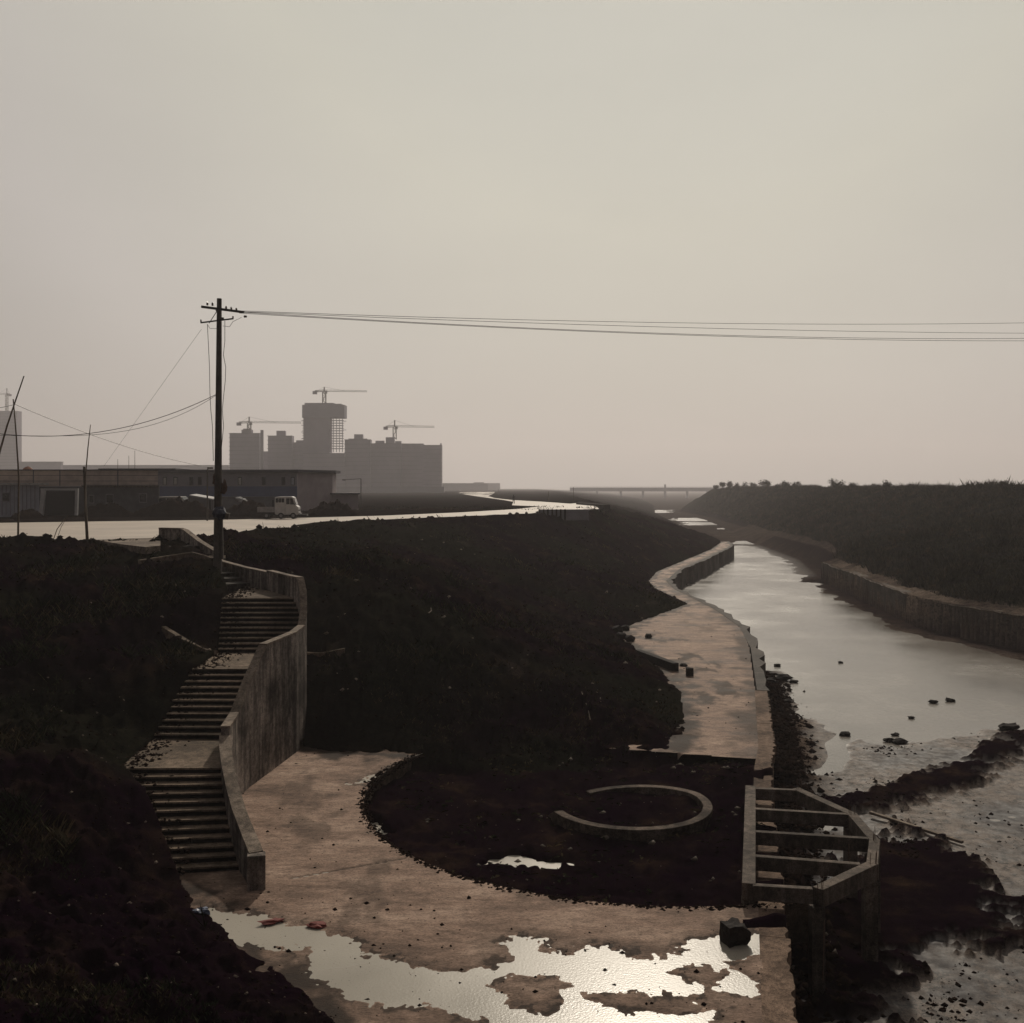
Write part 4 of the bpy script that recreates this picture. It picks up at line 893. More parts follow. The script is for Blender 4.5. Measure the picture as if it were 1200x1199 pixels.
for (x, y0, y1, Yd, lb) in ((643, 576, 592, 200, 'thin field post left of two beyond the bend'), (672, 571, 589, 210, 'thin tall field post right of two beyond the bend'), (584, 573, 582, 420, 'tiny distant post beside the far road')):
    rod('field_post', [(x, y1 + 2), (x, y0)], Yd, .06, .05, lb, 'post', 'wood', group='posts in the field')
import bmesh
def person(loc, rz, label):
    J = {'pel': (0, 0, .92, .13), 'ch': (0, .02, 1.22, .15), 'nk': (0, .01, 1.43, .06), 'hd': (0, .03, 1.57, .095), 'ht': (0, .02, 1.66, .08),
         'sl': (-.17, 0, 1.38, .06), 'el': (-.22, -.06, 1.12, .045), 'hl': (-.21, .06, .88, .035), 'sr': (.17, 0, 1.38, .06), 'er': (.23, .03, 1.12, .045), 'hr': (.22, .12, .90, .035),
         'tl': (-.09, .0, .86, .095), 'kl': (-.09, .12, .48, .065), 'al': (-.09, .10, .07, .045), 'fl': (-.09, .24, .03, .035), 'tr': (.09, 0, .86, .095), 'kr': (.09, -.02, .47, .065), 'ar': (.09, -.20, .08, .045), 'fr': (.09, -.08, .03, .035)}
    E = ['pel ch', 'ch nk', 'nk hd', 'hd ht', 'ch sl', 'sl el', 'el hl', 'ch sr', 'sr er', 'er hr', 'pel tl', 'tl kl', 'kl al', 'al fl', 'pel tr', 'tr kr', 'kr ar', 'ar fr']
    ks = list(J); me = bpy.data.meshes.new('person'); me.from_pydata([J[k][:3] for k in ks], [tuple(ks.index(q) for q in e.split()) for e in E], [])
    o = bpy.data.objects.new('person', me); C.objects.link(o); o.location = loc; o.rotation_euler = (0, 0, rz); me.materials.append(M['cloth'])
    s = o.modifiers.new('skin', 'SKIN'); o.modifiers.new('sub', 'SUBSURF').levels = 1
    for i, k in enumerate(ks): me.skin_vertices[0].data[i].radius = (J[k][3],) * 2; me.skin_vertices[0].data[i].use_root = (i == 0)
    return tag(o, label, 'person')
pp = RP(602, 590.6); person((pp[0], pp[1], 6.59), R(20), 'tiny person in dark clothes walking along the far road')

# ------------------------------------------------------------------ hazy construction site, 700 m away
D = 700.0
def fbox(mb, x0, x1, y0, y1, dY=0, depth=16, Dd=None):
    Yd = (Dd or D) + dY; a, b = at(x0, y0, Yd), at(x1, y1, Yd); zb = GZ - 1 if y1 >= 571 else b.z
    return mb.box(((a.x + b.x) / 2, Yd + depth * .2, (a.z + zb) / 2), (b.x - a.x, depth * .4, a.z - zb))
def block(x0, x1, ytop, pent, dY, depth, label, storeys):
    t = thing('apartment_block', label, 'building', group='unfinished apartment blocks in the haze')
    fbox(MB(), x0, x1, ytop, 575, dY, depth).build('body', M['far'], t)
    mb = MB(); Yd = D + dY; zt = at(0, ytop, Yd).z
    for k in range(storeys):
        z = zt - .3 - k * 3.0
        if z > GZ + 2: mb.box(((at(x0, 0, Yd).x + at(x1, 0, Yd).x) / 2, Yd - .2, z), (at(x1, 0, Yd).x - at(x0, 0, Yd).x + .8, .8, .35))
    mb.build('floor_slabs', M['net'], t)
    for (a, b, y) in pent: fbox(MB(), a, b, y, ytop, dY + 4, depth * .5).build('penthouse', M['far'], t)
    return t
block(269, 304, 507.5, [(283, 295, 503.5), (285, 293, 502.3)], 0, 18, 'leftmost hazy apartment block with a crane above its roof', 18)
block(314, 342, 510.5, [(324, 334, 504.8)], 10, 18, 'hazy apartment block with a tall roof box, left of the tower', 17)
block(304, 356, 529, [], 25, 14, 'lower hazy block linking the two left apartment blocks', 13)
block(342, 358, 518.5, [(347, 356, 516)], 14, 16, 'narrow hazy block touching the left foot of the tower', 15)
block(404, 434, 515, [(408, 430, 514), (415, 425, 509)], -8, 18, 'hazy block with a stepped roof just right of the tower', 17)
block(434, 470, 519.5, [(440, 450, 516.5), (452, 462, 512.5), (463, 470, 517)], -4, 18, 'hazy block with a stepped roof under the right crane', 16)
block(470, 496, 519.8, [], 2, 20, 'flat topped hazy block second from the right end', 16)
block(496, 517.5, 521.5, [(515.8, 517.2, 519.5)], -10, 20, 'hazy block at the right end of the building site', 16)
block(356, 404, 531, [], -12, 14, 'low hazy podium block in front of the tower foot', 12)
mb = MB(); t = tag(fbox(mb, 305.2, 308.4, 504, 575, -3, 3).build('hoist_tower', M['net']), 'thin hazy hoist tower standing between the two left blocks', 'hoist')
tw = thing('tower_block', 'tall hazy unfinished tower with netted top and see-through open storeys', 'building')
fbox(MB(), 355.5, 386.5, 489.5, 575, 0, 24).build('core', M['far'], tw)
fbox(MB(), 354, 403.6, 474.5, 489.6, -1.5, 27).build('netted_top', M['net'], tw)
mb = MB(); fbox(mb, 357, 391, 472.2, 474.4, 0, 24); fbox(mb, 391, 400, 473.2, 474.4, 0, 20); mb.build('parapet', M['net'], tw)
mb = MB()
for k in range(12): y = 492.4 + k * 3.0; fbox(mb, 386.7, 402.2, y, y + .85, 0, 7); fbox(mb, 354.2, 386.4, y, y + .7, -.6, 3)
mb.build('open_floors', M['far'], tw)
for k in range(5):
    x = 386.9 + k * 3.5; fbox(MB(), x, x + .75, 489.8, 530, .2, .8).build('column', M['far'], tw); fbox(MB(), x, x + .75, 489.8, 530, 6, .8).build('column', M['far'], tw)
mb = MB()
for y in (493, 498, 506, 514): fbox(mb, 352.8, 355.3, y, y + .6, 2, 2)
for y in (493.3, 503.6): fbox(mb, 402, 405.8, y, y + .6, 2, 2)
mb.build('outrigger', M['net'], tw)
def crane(mx_, ybase, yjib, ytop, xj, xc, Yd, label):
    t = thing('tower_crane', label, 'crane', group='tower cranes over the building site'); s = Yd / F
    a = at(mx_, ybase, Yd); b = at(mx_, yjib, Yd); hw = 1.1; mb = MB()
    for i in (-1, 1):
        for j in (-1, 1): mb.bar((a.x + i * hw, Yd + j * hw, a.z), (a.x + i * hw, Yd + j * hw, b.z), .4, .4)
    n = max(2, int((b.z - a.z) / 2.4))
    for k in range(n):
        z0 = a.z + (b.z - a.z) * k / n; z1 = a.z + (b.z - a.z) * (k + 1) / n; sg = 1 if k % 2 else -1
        for j in (-1, 1): mb.bar((a.x - sg * hw, Yd + j * hw, z0), (a.x + sg * hw, Yd + j * hw, z1), .28, .28)
        mb.bar((a.x - hw, Yd - hw, z1), (a.x + hw, Yd - hw, z1), .25, .25)
    mb.build('mast', M['metal'], t)
    def truss(xa, xb, w, nm):
        p, q = at(xa, yjib, Yd), at(xb, yjib + .5, Yd); mb = MB(); n = max(3, int(abs(q.x - p.x) / 3))
        mb.bar(p + Vector((0, -.6, 0)), q + Vector((0, -.6, 0)), w, w); mb.bar(p + Vector((0, .6, 0)), q + Vector((0, .6, 0)), w, w); mb.bar(p + Vector((0, 0, 1.1)), q + Vector((0, 0, .9)), w, w)
        for k in range(n):
            u = p.lerp(q, k / n); v = p.lerp(q, (k + .5) / n); x = p.lerp(q, (k + 1) / n)
            mb.bar(u + Vector((0, -.6, 0)), v + Vector((0, 0, 1.1)), w * .6, w * .6); mb.bar(v + Vector((0, 0, 1.1)), x + Vector((0, -.6, 0)), w * .6, w * .6)
        mb.build(nm, M['metal'], t)
    truss(mx_, xj, .22, 'jib'); truss(mx_, xc, .4, 'counter_jib')
    c = at(xc, yjib + .8, Yd); MB().box((c.x, Yd, c.z - .4), (3.0, 1.5, 2.2)).build('counterweight', M['far'], t)
    MB().box((b.x + 1.3, Yd - .8, b.z - .6), (1.8, 1.6, 2.0)).build('cab', M['metal'], t)
    top = at(mx_, ytop, Yd); MB().bar((b.x, Yd, b.z), top, .9, .35).build('peak', M['metal'], t)
    m1 = at((mx_ + xj) / 2, yjib - .3, Yd); MB().bar(top, m1, .12, .12).build('tie_bar', M['metal'], t); MB().bar(top, c, .12, .12).build('tie_bar', M['metal'], t)
crane(292, 503.6, 495.5, 488.5, 353, 280, 702, 'left tower crane with a long thin jib, above the leftmost block')
crane(380, 473, 458.8, 453.5, 430, 369, 706, 'highest tower crane, standing on top of the tall tower')
crane(462.5, 515, 500.4, 492.5, 509, 452, 704, 'right tower crane, above the stepped roof blocks')
crane(8, 482, 462, 455, -12, 12, 1150, 'pale distant tower crane above the tower at the left edge')
lt = thing('tower_block', 'pale bluish far tower cut by the left edge of the view', 'building')
fbox(MB(), -40, 19.5, 481.5, 575, 0, 30, 1150).build('body', M['far'], lt)
mb = MB()
for k in range(24): fbox(mb, -40, 20, 484 + k * 3.6, 484.8 + k * 3.6, -1, .8, 1150)
mb.build('floor_slabs', M['net'], lt)
for (x0, x1, yt, Yd, lb) in ((20, 71, 541.5, 1000, 'hazy long building above the warehouse roof, right beside the far tower'), (71, 268, 545.5, 1050, 'hazy low building stretching behind the utility pole'), (518, 572, 566.8, 1100, 'long low hazy building right of the building site'), (395, 520, 571, 640, 'hazy boundary wall at the foot of the building site')):
    t = thing('far_building', lb, 'building', group='low hazy buildings on the horizon')
    fbox(MB(), x0, x1, yt, 575, 0, 14, Yd).build('body', M['far'], t); fbox(MB(), x0 - .3, x1 + .3, yt - .5, yt + .05, -1, 16, Yd).build('roof', M['net'], t)
for (x0, x1, yt) in ((555, 567, 565.2), (572, 586, 566.2), (566, 573, 567.2)):
    t = tag(fbox(MB(), x0, x1, yt, 575, 0, 12, 1500).build('far_building', M['far']), {555: 'faint higher roof on the horizon left of the far road', 572: 'faint small block on the horizon above the far road', 566: 'faintest low block between two others above the far road'}[x0], 'building', 'low hazy buildings on the horizon')

# far road bridge
br = thing('bridge', 'distant level road bridge on piers crossing the river valley in haze', 'bridge'); DB = 1150
fbox(MB(), 668, 905, 571.4, 572.9, 0, 9, DB).build('deck', M['far'], br)
mb = MB(); fbox(mb, 668, 905, 570.5, 570.75, 0, .3, DB)
for k in range(60): fbox(mb, 668 + k * 4, 668.25 + k * 4, 570.6, 571.4, 0, .3, DB)
mb.build('railing', M['far'], br)
for x in (700, 728, 754, 780, 806, 830, 856, 880):
    a = at(x, 572.9, DB); MB().box((a.x, DB + 4.5, (a.z - 4) / 2 + 0), (2.0, 6, a.z + 4)).build('pier', M['far'], br)
a = at(779.5, 567.8, DB); MB().box((a.x, DB + 1, a.z / 2), (1.8, 2.4, a.z)).build('pylon', M['far'], br)

# ------------------------------------------------------------------ stones, litter, sticks
def on(x, y, z0=0.0):
    p = pt(x, y, z0); return p
def put(name, x, y, r, sq, mat, label, cat, z0=0., seed=1, rough=.25, block=False, rz=0, group=None):
    X_, Y_ = pt(x, y, z0); g = max(gz(X_, Y_), z0)
    o = blob((X_, Y_, g + r * sq[2] * .72), r, 2, seed, sq, mat, name, None, rough, block); o.rotation_euler = (0, 0, rz); tag(o, label, cat, group); return o
put('concrete_block', 860, 1104, .27, (1, .9, .95), 'stone', 'big dark square block standing in the foreground puddle', 'block', seed=3, rough=.26, block=True, rz=.3)
put('stone', 808, 792, .23, (.9, .8, 1.15), 'stone', 'upright dark stone on the pale walkway', 'stone', seed=4, block=True, rough=.15)
put('stone', 801, 781, .16, (1.3, .9, .6), 'stone', 'small flat stone just behind the upright one on the walkway', 'stone', seed=5)
mb = MB(); a, b = pt(747, 770), pt(792, 787); mb.bar((a[0], a[1], .2), (b[0], b[1], .2), .35, .46); tag(mb.build('kerb_block', M['stone'], bevel=.03), 'long dark kerb block lying at the edge of the soil on the walkway', 'kerb block')
MBs = [(724, 742, .35), (733, 739, .28), (728, 749, .30), (760, 748, .22), (738, 752, .3)]
for i, (x, y, s) in enumerate(MBs): put('stone', x, y, s, (1.1, .8, .8), 'stone', ['dark stone at the back left corner of the walkway, upper left', 'dark stone at the back of the walkway, upright and rightmost of the corner group', 'dark stone at the walkway corner, in front of the others', 'small dark stone alone on the pale walkway behind the kerb block', 'dark stone lowest in the corner group on the walkway'][i], 'stone', seed=20 + i, group='stones on the walkway')
for i, (x, y, s, lb) in enumerate(((917, 797, .42, 'large dark rock in the shallow water, nearest the walkway bend'), (911, 781, .20, 'small dark rock furthest out in a row beside the walkway'), (930, 800, .22, 'flat dark rock right of the large one in the shallows'), (923, 828, .24, 'flat dark rock in the shallows below the large one'), (1182, 857, .36, 'single dark rock at the end of the muddy ridge'), (1068, 842, .14, 'small round rock alone in the open water'), (1094, 824, .2, 'low dark lump left of two in open water'), (1113, 822, .2, 'low dark lump right of two in open water'), (1042, 869, .20, 'leftmost of the dark clods at the muddy shoreline'), (1055, 871, .26, 'middle of the dark clods at the muddy shoreline'), (1049, 862, .14, 'upper small clod at the muddy shoreline'), (990, 862, .2, 'dark clod at the mouth of the trickle'), (902, 803, .3, 'dark rock against the walkway wall at the bend'), (1160, 757, .14, 'tiny dark lump in open water below the far wall'), (985, 777, .14, 'tiny dark lump in the middle of the open water'))):
    put('rock', x, y, s, (1.25, .9, .5), 'stone', lb, 'rock', -2.0, 30 + i, .4, group='rocks in the shallow water')
for i, (x, y, lb) in enumerate(((318, 1082, 'crumpled red rag at the puddle edge, nearer the stairs'), (371, 1086, 'crumpled red rag at the puddle edge, further right'))):
    put('rag', x, y, .17, (1.4, .6, .3), 'red', lb, 'rag', 0, 60 + i, .7, rz=.3 - i * .5, group='red rags')
put('plastic_bag', 236, 1074, .14, (1.2, .7, .5), 'blue', 'crumpled blue grey plastic bag at the foot of the bank', 'bag', 0, 63, .7)
put('scrap', 255, 950, .01, (1, 1, 1), 'white', 'tiny white scrap on the lowest stair flight', 'scrap', 1.0, 64).location.z = float(stair_z(25.5)) + .1
# white strip on the mud, trickle is part of the water
a, b = pt(1020, 955, -1.9), pt(1128, 988, -1.9); mb = MB(); mb.bar((a[0], a[1], max(gz(*a), -2) + .16), (b[0], b[1], max(gz(*b), -2) + .10), .13, .08)
tag(mb.build('plank', M['coping']), 'long pale concrete strip lying on the mud right of the frame', 'plank')
for i, (p0, p1, z0, lb) in enumerate((((681, 811), (693, 852), 1.5, 'thin pale stick standing out on the dark bank above the basin'), ((699, 812), (704, 824), 1.5, 'short pale stick to the right of the long one on the bank'), ((502, 720), (505, 714), 3, 'tiny pale stick high on the bank'), ((680, 863), (685, 870), .4, 'tiny pale stick low on the bank'))):
    a, b = at(*p0, 45), at(*p1, 45)
    Pn = []
    for (x, y) in (p0, ((p0[0] + p1[0]) / 2 + 2, (p0[1] + p1[1]) / 2), p1): Pn.append(hit(x, y) + Vector((0, 0, .05)))
    tag(MB().tube(Pn, .022, 5).build('stick', M['coping']), lb, 'stick', group='sticks on the bank')

# ------------------------------------------------------------------ masses nobody could count
def blades(name, X, Y, Z, hgt, wid, lean, mat, z_extra=0, kind='stuff'):
    n = len(X); th = rng.uniform(0, 2 * np.pi, n); ph = rng.uniform(0, 2 * np.pi, n); dx = np.cos(th) * wid / 2; dy = np.sin(th) * wid / 2
    lx = np.cos(ph) * lean * hgt; ly = np.sin(ph) * lean * hgt
    V = np.empty((n, 4, 3)); V[:, 0] = np.stack([X - dx, Y - dy, Z], -1); V[:, 1] = np.stack([X + dx, Y + dy, Z], -1)
    V[:, 2] = np.stack([X + dx * .7 + lx * .6, Y + dy * .7 + ly * .6, Z + hgt * .7], -1); V[:, 3] = np.stack([X + lx, Y + ly, Z + hgt], -1)
    Q = np.arange(n * 4).reshape(n, 4); return tag(np_mesh(name, V.reshape(-1, 3), Q, M[mat], smooth=False), kind=kind)
def leafmat(name, a, b, c):
    m, t, p = new_mat(name); v = t.nodes.new('ShaderNodeTexCoord').outputs['Object']
    n = noise(t, 0.5, 9, .8, v); r = ramp(t, n.outputs[0], [(.38, a), (.5, b), (.62, c)]); t.links.new(r.outputs[0], p.inputs['Base Color'])
    p.inputs['Roughness'].default_value = .85; p.inputs['Specular IOR Level'].default_value = 0.0; return m
M['scrub'] = leafmat('scrub_leaves', (0.006, 0.008, 0.005), (0.034, 0.034, 0.019), (0.11, 0.080, 0.050))
M['twig'] = leafmat('twigs', (0.02, 0.016, 0.014), (0.035, 0.028, 0.024), (0.05, 0.04, 0.034))
M['drygrass'] = leafmat('dry_grass', (0.006, 0.009, 0.005), (0.026, 0.030, 0.016), (0.11, 0.078, 0.045))
# scrub covering the right bank
nB = 420000
Yb_ = 55 * np.exp(rng.uniform(0, math.log(420 / 55), nB)); Xl = np.interp(Yb_, [p[1] for p in BANK], [p[0] for p in BANK]); Xh = np.interp(Yb_, [p[1] for p in BCREST], [p[0] for p in BCREST])
u = rng.uniform(0, 1, nB) ; Xb = Xl + 1.6 + (Xh + 14 - Xl) * u
keep = (Xb / Yb_ < .56)
Xb, Yb_ = Xb[keep], Yb_[keep]; zb_, _ = terrain(Xb, Yb_)
cl = np.clip(.65 + 2.2 * fbm(Xb, Yb_, 3.6, 3, 93) + .7 * fbm(Xb, Yb_, .9, 2, 95), .45, 2.4)
dcb_, _ = pdist(Xb, Yb_, BCREST); tall = (rng.random(len(Xb)) < .10) & (dcb_ < 9); hh = cl * rng.uniform(.25, .95, len(Xb)) * np.where(tall, rng.uniform(1, 1.45, len(Xb)), 1)
tag(blades('scrub', Xb, Yb_, zb_ - .1, hh, rng.uniform(.04, .12, len(Xb)) * (0.7 + Yb_ / 160), .5, 'scrub'), 'dense dark scrub and dry weeds covering the slope of the right bank', 'scrub')
# weeds and straw on the left slopes
nG = 230000
Yg = 15 * np.exp(rng.uniform(0, math.log(150 / 15), nG)); ang = rng.uniform(-.56, .30, nG); Xg = Yg * ang
e_ = inside(Xg, Yg, EMB_P); dT_, _ = pdist(Xg, Yg, TOE); keep = e_ & (dT_ > .35) & (fbm(Xg, Yg, 2.8, 3, 97) > .02) & ~(inside(Xg, Yg, CREST_P) & (Yg < 125))
Xg, Yg = Xg[keep], Yg[keep]; zg, _ = terrain(Xg, Yg)
tag(blades('weeds', Xg, Yg, zg - .04, rng.uniform(.06, .30, len(Xg)) * (.6 + (fbm(Xg, Yg, 4, 2, 98) > .15)), rng.uniform(.012, .04, len(Xg)) * (1 + Yg / 50), .8, 'drygrass'), 'sparse dry weeds and straw on the dark earth slopes', 'weeds')
# clods: small rough lumps on slopes, shore and slab
def clods(name, X, Y, Z, S, mat, label):
    n = len(X); base = np.array([(1, 0, 0), (-1, 0, 0), (0, 1, 0), (0, -1, 0), (0, 0, 1), (0, 0, -1)], float)
    fc = np.array([(0, 2, 4), (2, 1, 4), (1, 3, 4), (3, 0, 4), (2, 0, 5), (1, 2, 5), (3, 1, 5), (0, 3, 5)])
    V = base[None] * rng.uniform(.6, 1.3, (n, 6, 1)) + rng.uniform(-.25, .25, (n, 6, 3)); V *= S[:, None, None]; V[..., 2] *= .7
    V += np.stack([X, Y, Z], -1)[:, None]; Fc = (fc[None] + (np.arange(n) * 6)[:, None, None]).reshape(-1, 3)
    return tag(np_mesh(name, V.reshape(-1, 3), Fc, M[mat], smooth=False), label, 'clods', kind='stuff')
n_ = 26000; Yg = 15 * np.exp(rng.uniform(0, math.log(120 / 15), n_)); Xg = Yg * rng.uniform(-.56, .30, n_)
e_ = inside(Xg, Yg, EMB_P) & ~(inside(Xg, Yg, CREST_P)); Xg, Yg = Xg[e_], Yg[e_]; zg, _ = terrain(Xg, Yg); dC_, _ = pdist(Xg, Yg, CREST)
clods('soil_clods', Xg, Yg, zg, (rng.uniform(0, 1, len(Xg)) ** 4 * .10 + .014) * (1 + .8 * np.exp(-dC_ / 2)) * np.clip(Yg / 38, .55, 1.6), 'clod', 'dark clods of earth strewn over the banks')
n_ = 9000; t_ = rng.uniform(0, 1, n_) ** .8 * 48 + 13; wx = np.interp(t_, [p[1] for p in WALK], [p[0] for p in WALK]); Xg = wx + np.abs(rng.normal(0, .7, n_)) + .05; zg, _ = terrain(Xg, t_)
clods('shore_rubble', Xg, t_, zg, rng.uniform(0, 1, n_) ** 2.5 * .17 + .03, 'clod', 'dark rubble heaped along the foot of the walkway wall')
n_ = 9000; Yg = rng.uniform(17, 50, n_); Xg = rng.uniform(4, 30, n_); Xg = np.where(rng.random(n_) < .3, np.interp(Yg, [17, 50], [8, 18]), Xg) + rng.normal(0, .4, n_)
ok_ = ~inside(Xg, Yg, WALK_L) & (fbm(Xg, Yg, 2.4, 4, 131) > .08) & (Xg / Yg < .56); Xg, Yg = Xg[ok_], Yg[ok_]; zg, _ = terrain(Xg, Yg)
clods('mud_specks', Xg, Yg, zg, rng.uniform(0, 1, len(Xg)) ** 4 * .09 + .012, 'clod', 'dark crumbs and litter strewn over the wet river mud')
n_ = 1500; Ys_ = rng.uniform(24.0, 43, n_); xa = np.interp(Ys_, [23.5, 27.6, 30.5, 33.5, 36.4, 39.3, 43], [-8.0, -10.75, -11.0, -10.6, -10.7, -11.4, -11.6]); Xs_ = xa + np.abs(rng.normal(0, .45, n_))
Zs_ = np.full(n_, 0.); 
for (y0, y1, z0, z1, k_) in ((24.0, 27.6, 0, 1.74, 12), (27.6, 30.5, 1.745, 1.745, 0), (30.5, 33.5, 1.74, 3.39, 11), (33.5, 36.4, 3.395, 3.395, 0), (36.4, 39.3, 3.39, 5.1, 11), (39.3, 43.1, 5.105, 5.105, 0)):
    m_ = (Ys_ >= y0) & (Ys_ < y1); Zs_[m_] = z0 if k_ == 0 else z0 + (z1 - z0) / k_ * (np.floor((Ys_[m_] - y0) / ((y1 - y0) / k_)) + 1)
clods('stair_dirt', Xs_, Ys_, Zs_, rng.uniform(0, 1, n_) ** 2 * .07 + .015, 'clod', 'crumbs of earth spilt over the left side of the stairs')
# pebbles and crumbs of mud on the slab
n_ = 2600; Yg = 14 * np.exp(rng.uniform(0, math.log(70 / 14), n_)); Xg = Yg * rng.uniform(-.36, .27, n_)
ok_ = inside(Xg, Yg, PZ_P) & (np.hypot(Xg - BC[0], Yg - BC[1]) > BR + .15) & ~inside(Xg, Yg, EMB_P)
ok_ &= (fbm(Xg, Yg, 1.6, 3, 99) + rng.uniform(-.3, .3, n_)) > .02; Xg, Yg = Xg[ok_], Yg[ok_]; zp, _ = plaza_z(Xg, Yg)
clods('mud_crumbs', Xg, Yg, zp + .005, rng.uniform(0, 1, len(Xg)) ** 3 * .055 + .012, 'clod', 'small crumbs of mud scattered on the concrete slab')
# rim crumbs along basin edge, and reeds and straw in the basin
th = rng.uniform(R(138), R(291), 2600); rr_ = BR + rng.normal(0, .09, 2600); Xg = BC[0] + rr_ * np.cos(th); Yg = BC[1] + rr_ * np.sin(th)
clods('rim_crumbs', Xg, Yg, np.where(rr_ > BR, .01, -.08), rng.uniform(0, 1, 2600) ** 2 * .06 + .015, 'clod', 'mud crumbs along the rim of the big basin')
n_ = 2200; Xg = BC[0] + rng.uniform(-8, 4, n_); Yg = BC[1] + rng.uniform(-8, 5, n_); k_ = (np.hypot(Xg - BC[0], Yg - BC[1]) < BR - .3) & (fbm(Xg, Yg, 1.5, 3, 101) > .05); Xg, Yg = Xg[k_], Yg[k_]; zg, _ = terrain(Xg, Yg)
n_ = 1500; Yp = 16 * np.exp(rng.uniform(0, math.log(90 / 16), n_)); Xp = Yp * rng.uniform(-.55, .22, n_); kp = inside(Xp, Yp, EMB_P) & ~inside(Xp, Yp, CREST_P) & (fbm(Xp, Yp, 5, 3, 111) > .0); Xp, Yp = Xp[kp], Yp[kp]; zp_, _ = terrain(Xp, Yp)
clods('pale_debris', Xp, Yp, zp_ + .01, (rng.uniform(0, 1, len(Xp)) ** 4 * .09 + .012) * np.clip(Yp / 35, .6, 1.6), 'coping', 'pale bits of stone and litter scattered on the dark banks')
n_ = 260; Xq = BC[0] + rng.uniform(-8, 4, n_); Yq = BC[1] + rng.uniform(-8, 4.5, n_); k_ = (np.hypot(Xq - BC[0], Yq - BC[1]) < BR - .3) & (fbm(Xq, Yq, 2.5, 3, 121) > -.05); Xq, Yq = Xq[k_], Yq[k_]; zq, _ = terrain(Xq, Yq)
clods('basin_rubble', Xq, Yq, zq + .01, rng.uniform(0, 1, len(Xq)) ** 3 * .12 + .02, 'wood', 'bits of wood and rubble strewn in the dark round basin')
tag(blades('basin_litter', Xg, Yg, zg + .01, rng.uniform(.02, .06, len(Xg)), rng.uniform(.05, .35, len(Xg)), 1.2, 'drygrass'), 'straw and flat litter on the dark mud in the round basin', 'litter')

# trees and bushes along the top of the right bank
def tree(x, Yd, h, seed, label, n_tw=260, spread=.45, name='bare_tree'):
    rnd = random.Random(seed); X_ = (x - 600) / F * Yd; z0 = gz(X_, Yd) - .2
    t = thing(name, label, 'tree', (X_, Yd, z0), group='trees on the skyline of the right bank')
    mb = MB(); tips = []
    def grow(p, d, L, r, lv):
        q_ = p + d * L; mb.bar(p, q_, r, r * .6, n=4); tips.append((q_, lv))
        if lv < 4:
            for k in range(3 if lv < 2 else 2):
                dd = (d + Vector((rnd.uniform(-1, 1), rnd.uniform(-1, 1), rnd.uniform(-.1, .7))) * spread * 1.5).normalized(); grow(p.lerp(q_, rnd.uniform(.55, 1)), dd, L * rnd.uniform(.55, .8), r * .55, lv + 1)
    for s_ in range(3): grow(Vector((rnd.uniform(-.1, .1) * h, 0, 0)), Vector((rnd.uniform(-.5, .5), rnd.uniform(-.5, .5), 1)).normalized(), h * rnd.uniform(.2, .32), h * .016, 0)
    mb.build('trunk', M['twig'], t)
    cb = MB(); far_t = [q_ for q_, lv in tips]
    for k in range(n_tw):
        c = rnd.choice(far_t) + Vector((rnd.gauss(0, 1), rnd.gauss(0, 1), rnd.gauss(0, .8))) * h * .08; s = h * rnd.uniform(.02, .06)
        d1 = Vector((rnd.uniform(-1, 1), rnd.uniform(-1, 1), rnd.uniform(-1, 1))) * s; d2 = Vector((rnd.uniform(-1, 1), rnd.uniform(-1, 1), rnd.uniform(-1, 1))) * s * .7
        cb.add([c - d1, c + d2, c + d1, c - d2], [(0, 1, 2, 3)])
    cb.build('crown', M['scrub'], t)
side = ['dense rounded', 'ragged', 'bushy low', 'thin twiggy', 'broad', 'sparse']
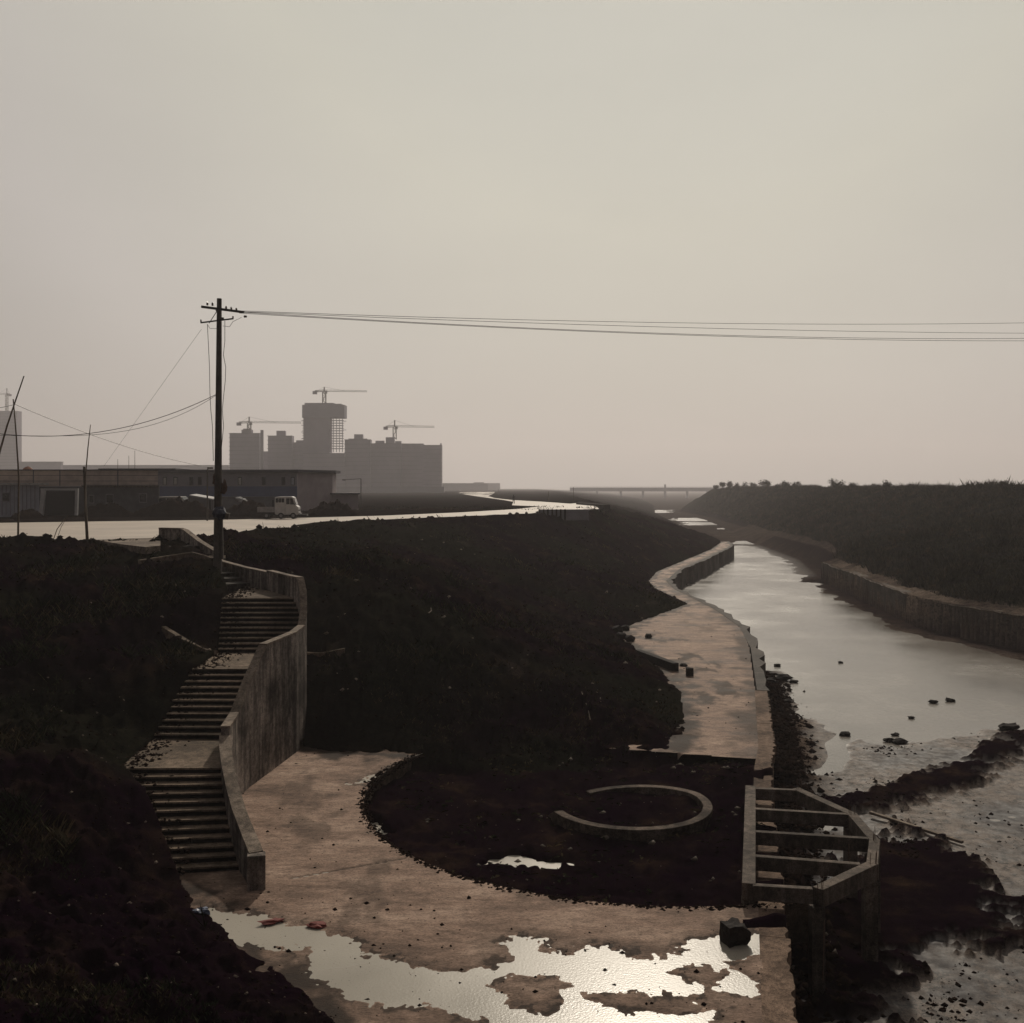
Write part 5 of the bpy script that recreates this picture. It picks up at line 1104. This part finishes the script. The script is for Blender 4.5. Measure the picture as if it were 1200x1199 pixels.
spots = [(841, 352, 3.6), (848, 350, 4.6), (855, 345, 4.4), (863, 348, 4.2), (874, 330, 4.6), (883, 335, 3.6), (893, 318, 4.6), (901, 322, 4.0), (910, 300, 3.8), (919, 290, 4.6), (931, 280, 3.6), (945, 262, 3.6), (960, 250, 3.0), (979, 240, 4.2), (1000, 225, 2.6), (1040, 200, 3.2), (1065, 190, 2.4), (1105, 170, 2.0), (1132, 160, 2.2), (1160, 150, 2.3), (1178, 146, 2.6), (1192, 140, 2.4)]
words = ['leftmost skyline tree where the bank drops to the valley', 'second skyline tree from the left end of the right bank', 'third skyline tree from the left, densest of the left clump', 'fourth skyline tree from the left, closing the dense clump', 'tall thin skyline tree fifth from the left', 'short bushy skyline tree sixth from the left', 'tall ragged skyline tree seventh from the left', 'eighth skyline tree from the left, behind a ragged one', 'ninth skyline tree from the left, above the long slope', 'tenth skyline tree from the left, tall and twiggy', 'eleventh skyline tree from the left, low and broad', 'twelfth skyline tree from the left, thin', 'thirteenth skyline tree from the left, short', 'lone taller skyline tree right of the middle of the bank', 'small bush like tree right of the lone taller one', 'spindly tree standing up midway along the right skyline', 'small tree just right of the spindly skyline one', 'small tree about a hundred pixels from the right edge', 'small tree fourth from the right edge on the skyline', 'small tree third from the right edge on the skyline', 'second skyline tree from the right edge', 'rightmost skyline tree at the edge of the view']
words[17] = 'small tree fifth from the right edge on the skyline'
def crest_Y(x):
    Ys = np.arange(120, 500, 1.0); return float(Ys[np.argmin(np.abs(600 + F * np.interp(Ys, [p[1] for p in BCREST], [p[0] for p in BCREST]) / Ys - x))])
for i, (x, Yd, h) in enumerate(spots): tree(x, crest_Y(x), h, 100 + i, words[i], 1100 if x < 870 else 450)

# ------------------------------------------------------------------ the hazy air
mb = MB(); mb.box((0, 1000, 88.5), (6400, 6000, 187)); hz = mb.build('haze', bpy.data.materials.new('haze_air')); hm = hz.data.materials[0]; hm.use_nodes = True; t = hm.node_tree; t.nodes.clear()
ho = t.nodes.new('ShaderNodeOutputMaterial'); pv = t.nodes.new('ShaderNodeVolumePrincipled'); t.links.new(pv.outputs[0], ho.inputs['Volume'])
pv.inputs['Color'].default_value = (0.955, 0.905, 0.915, 1); pv.inputs['Density'].default_value = 0.00041; pv.inputs['Anisotropy'].default_value = 0.40
tag(hz, kind='stuff')
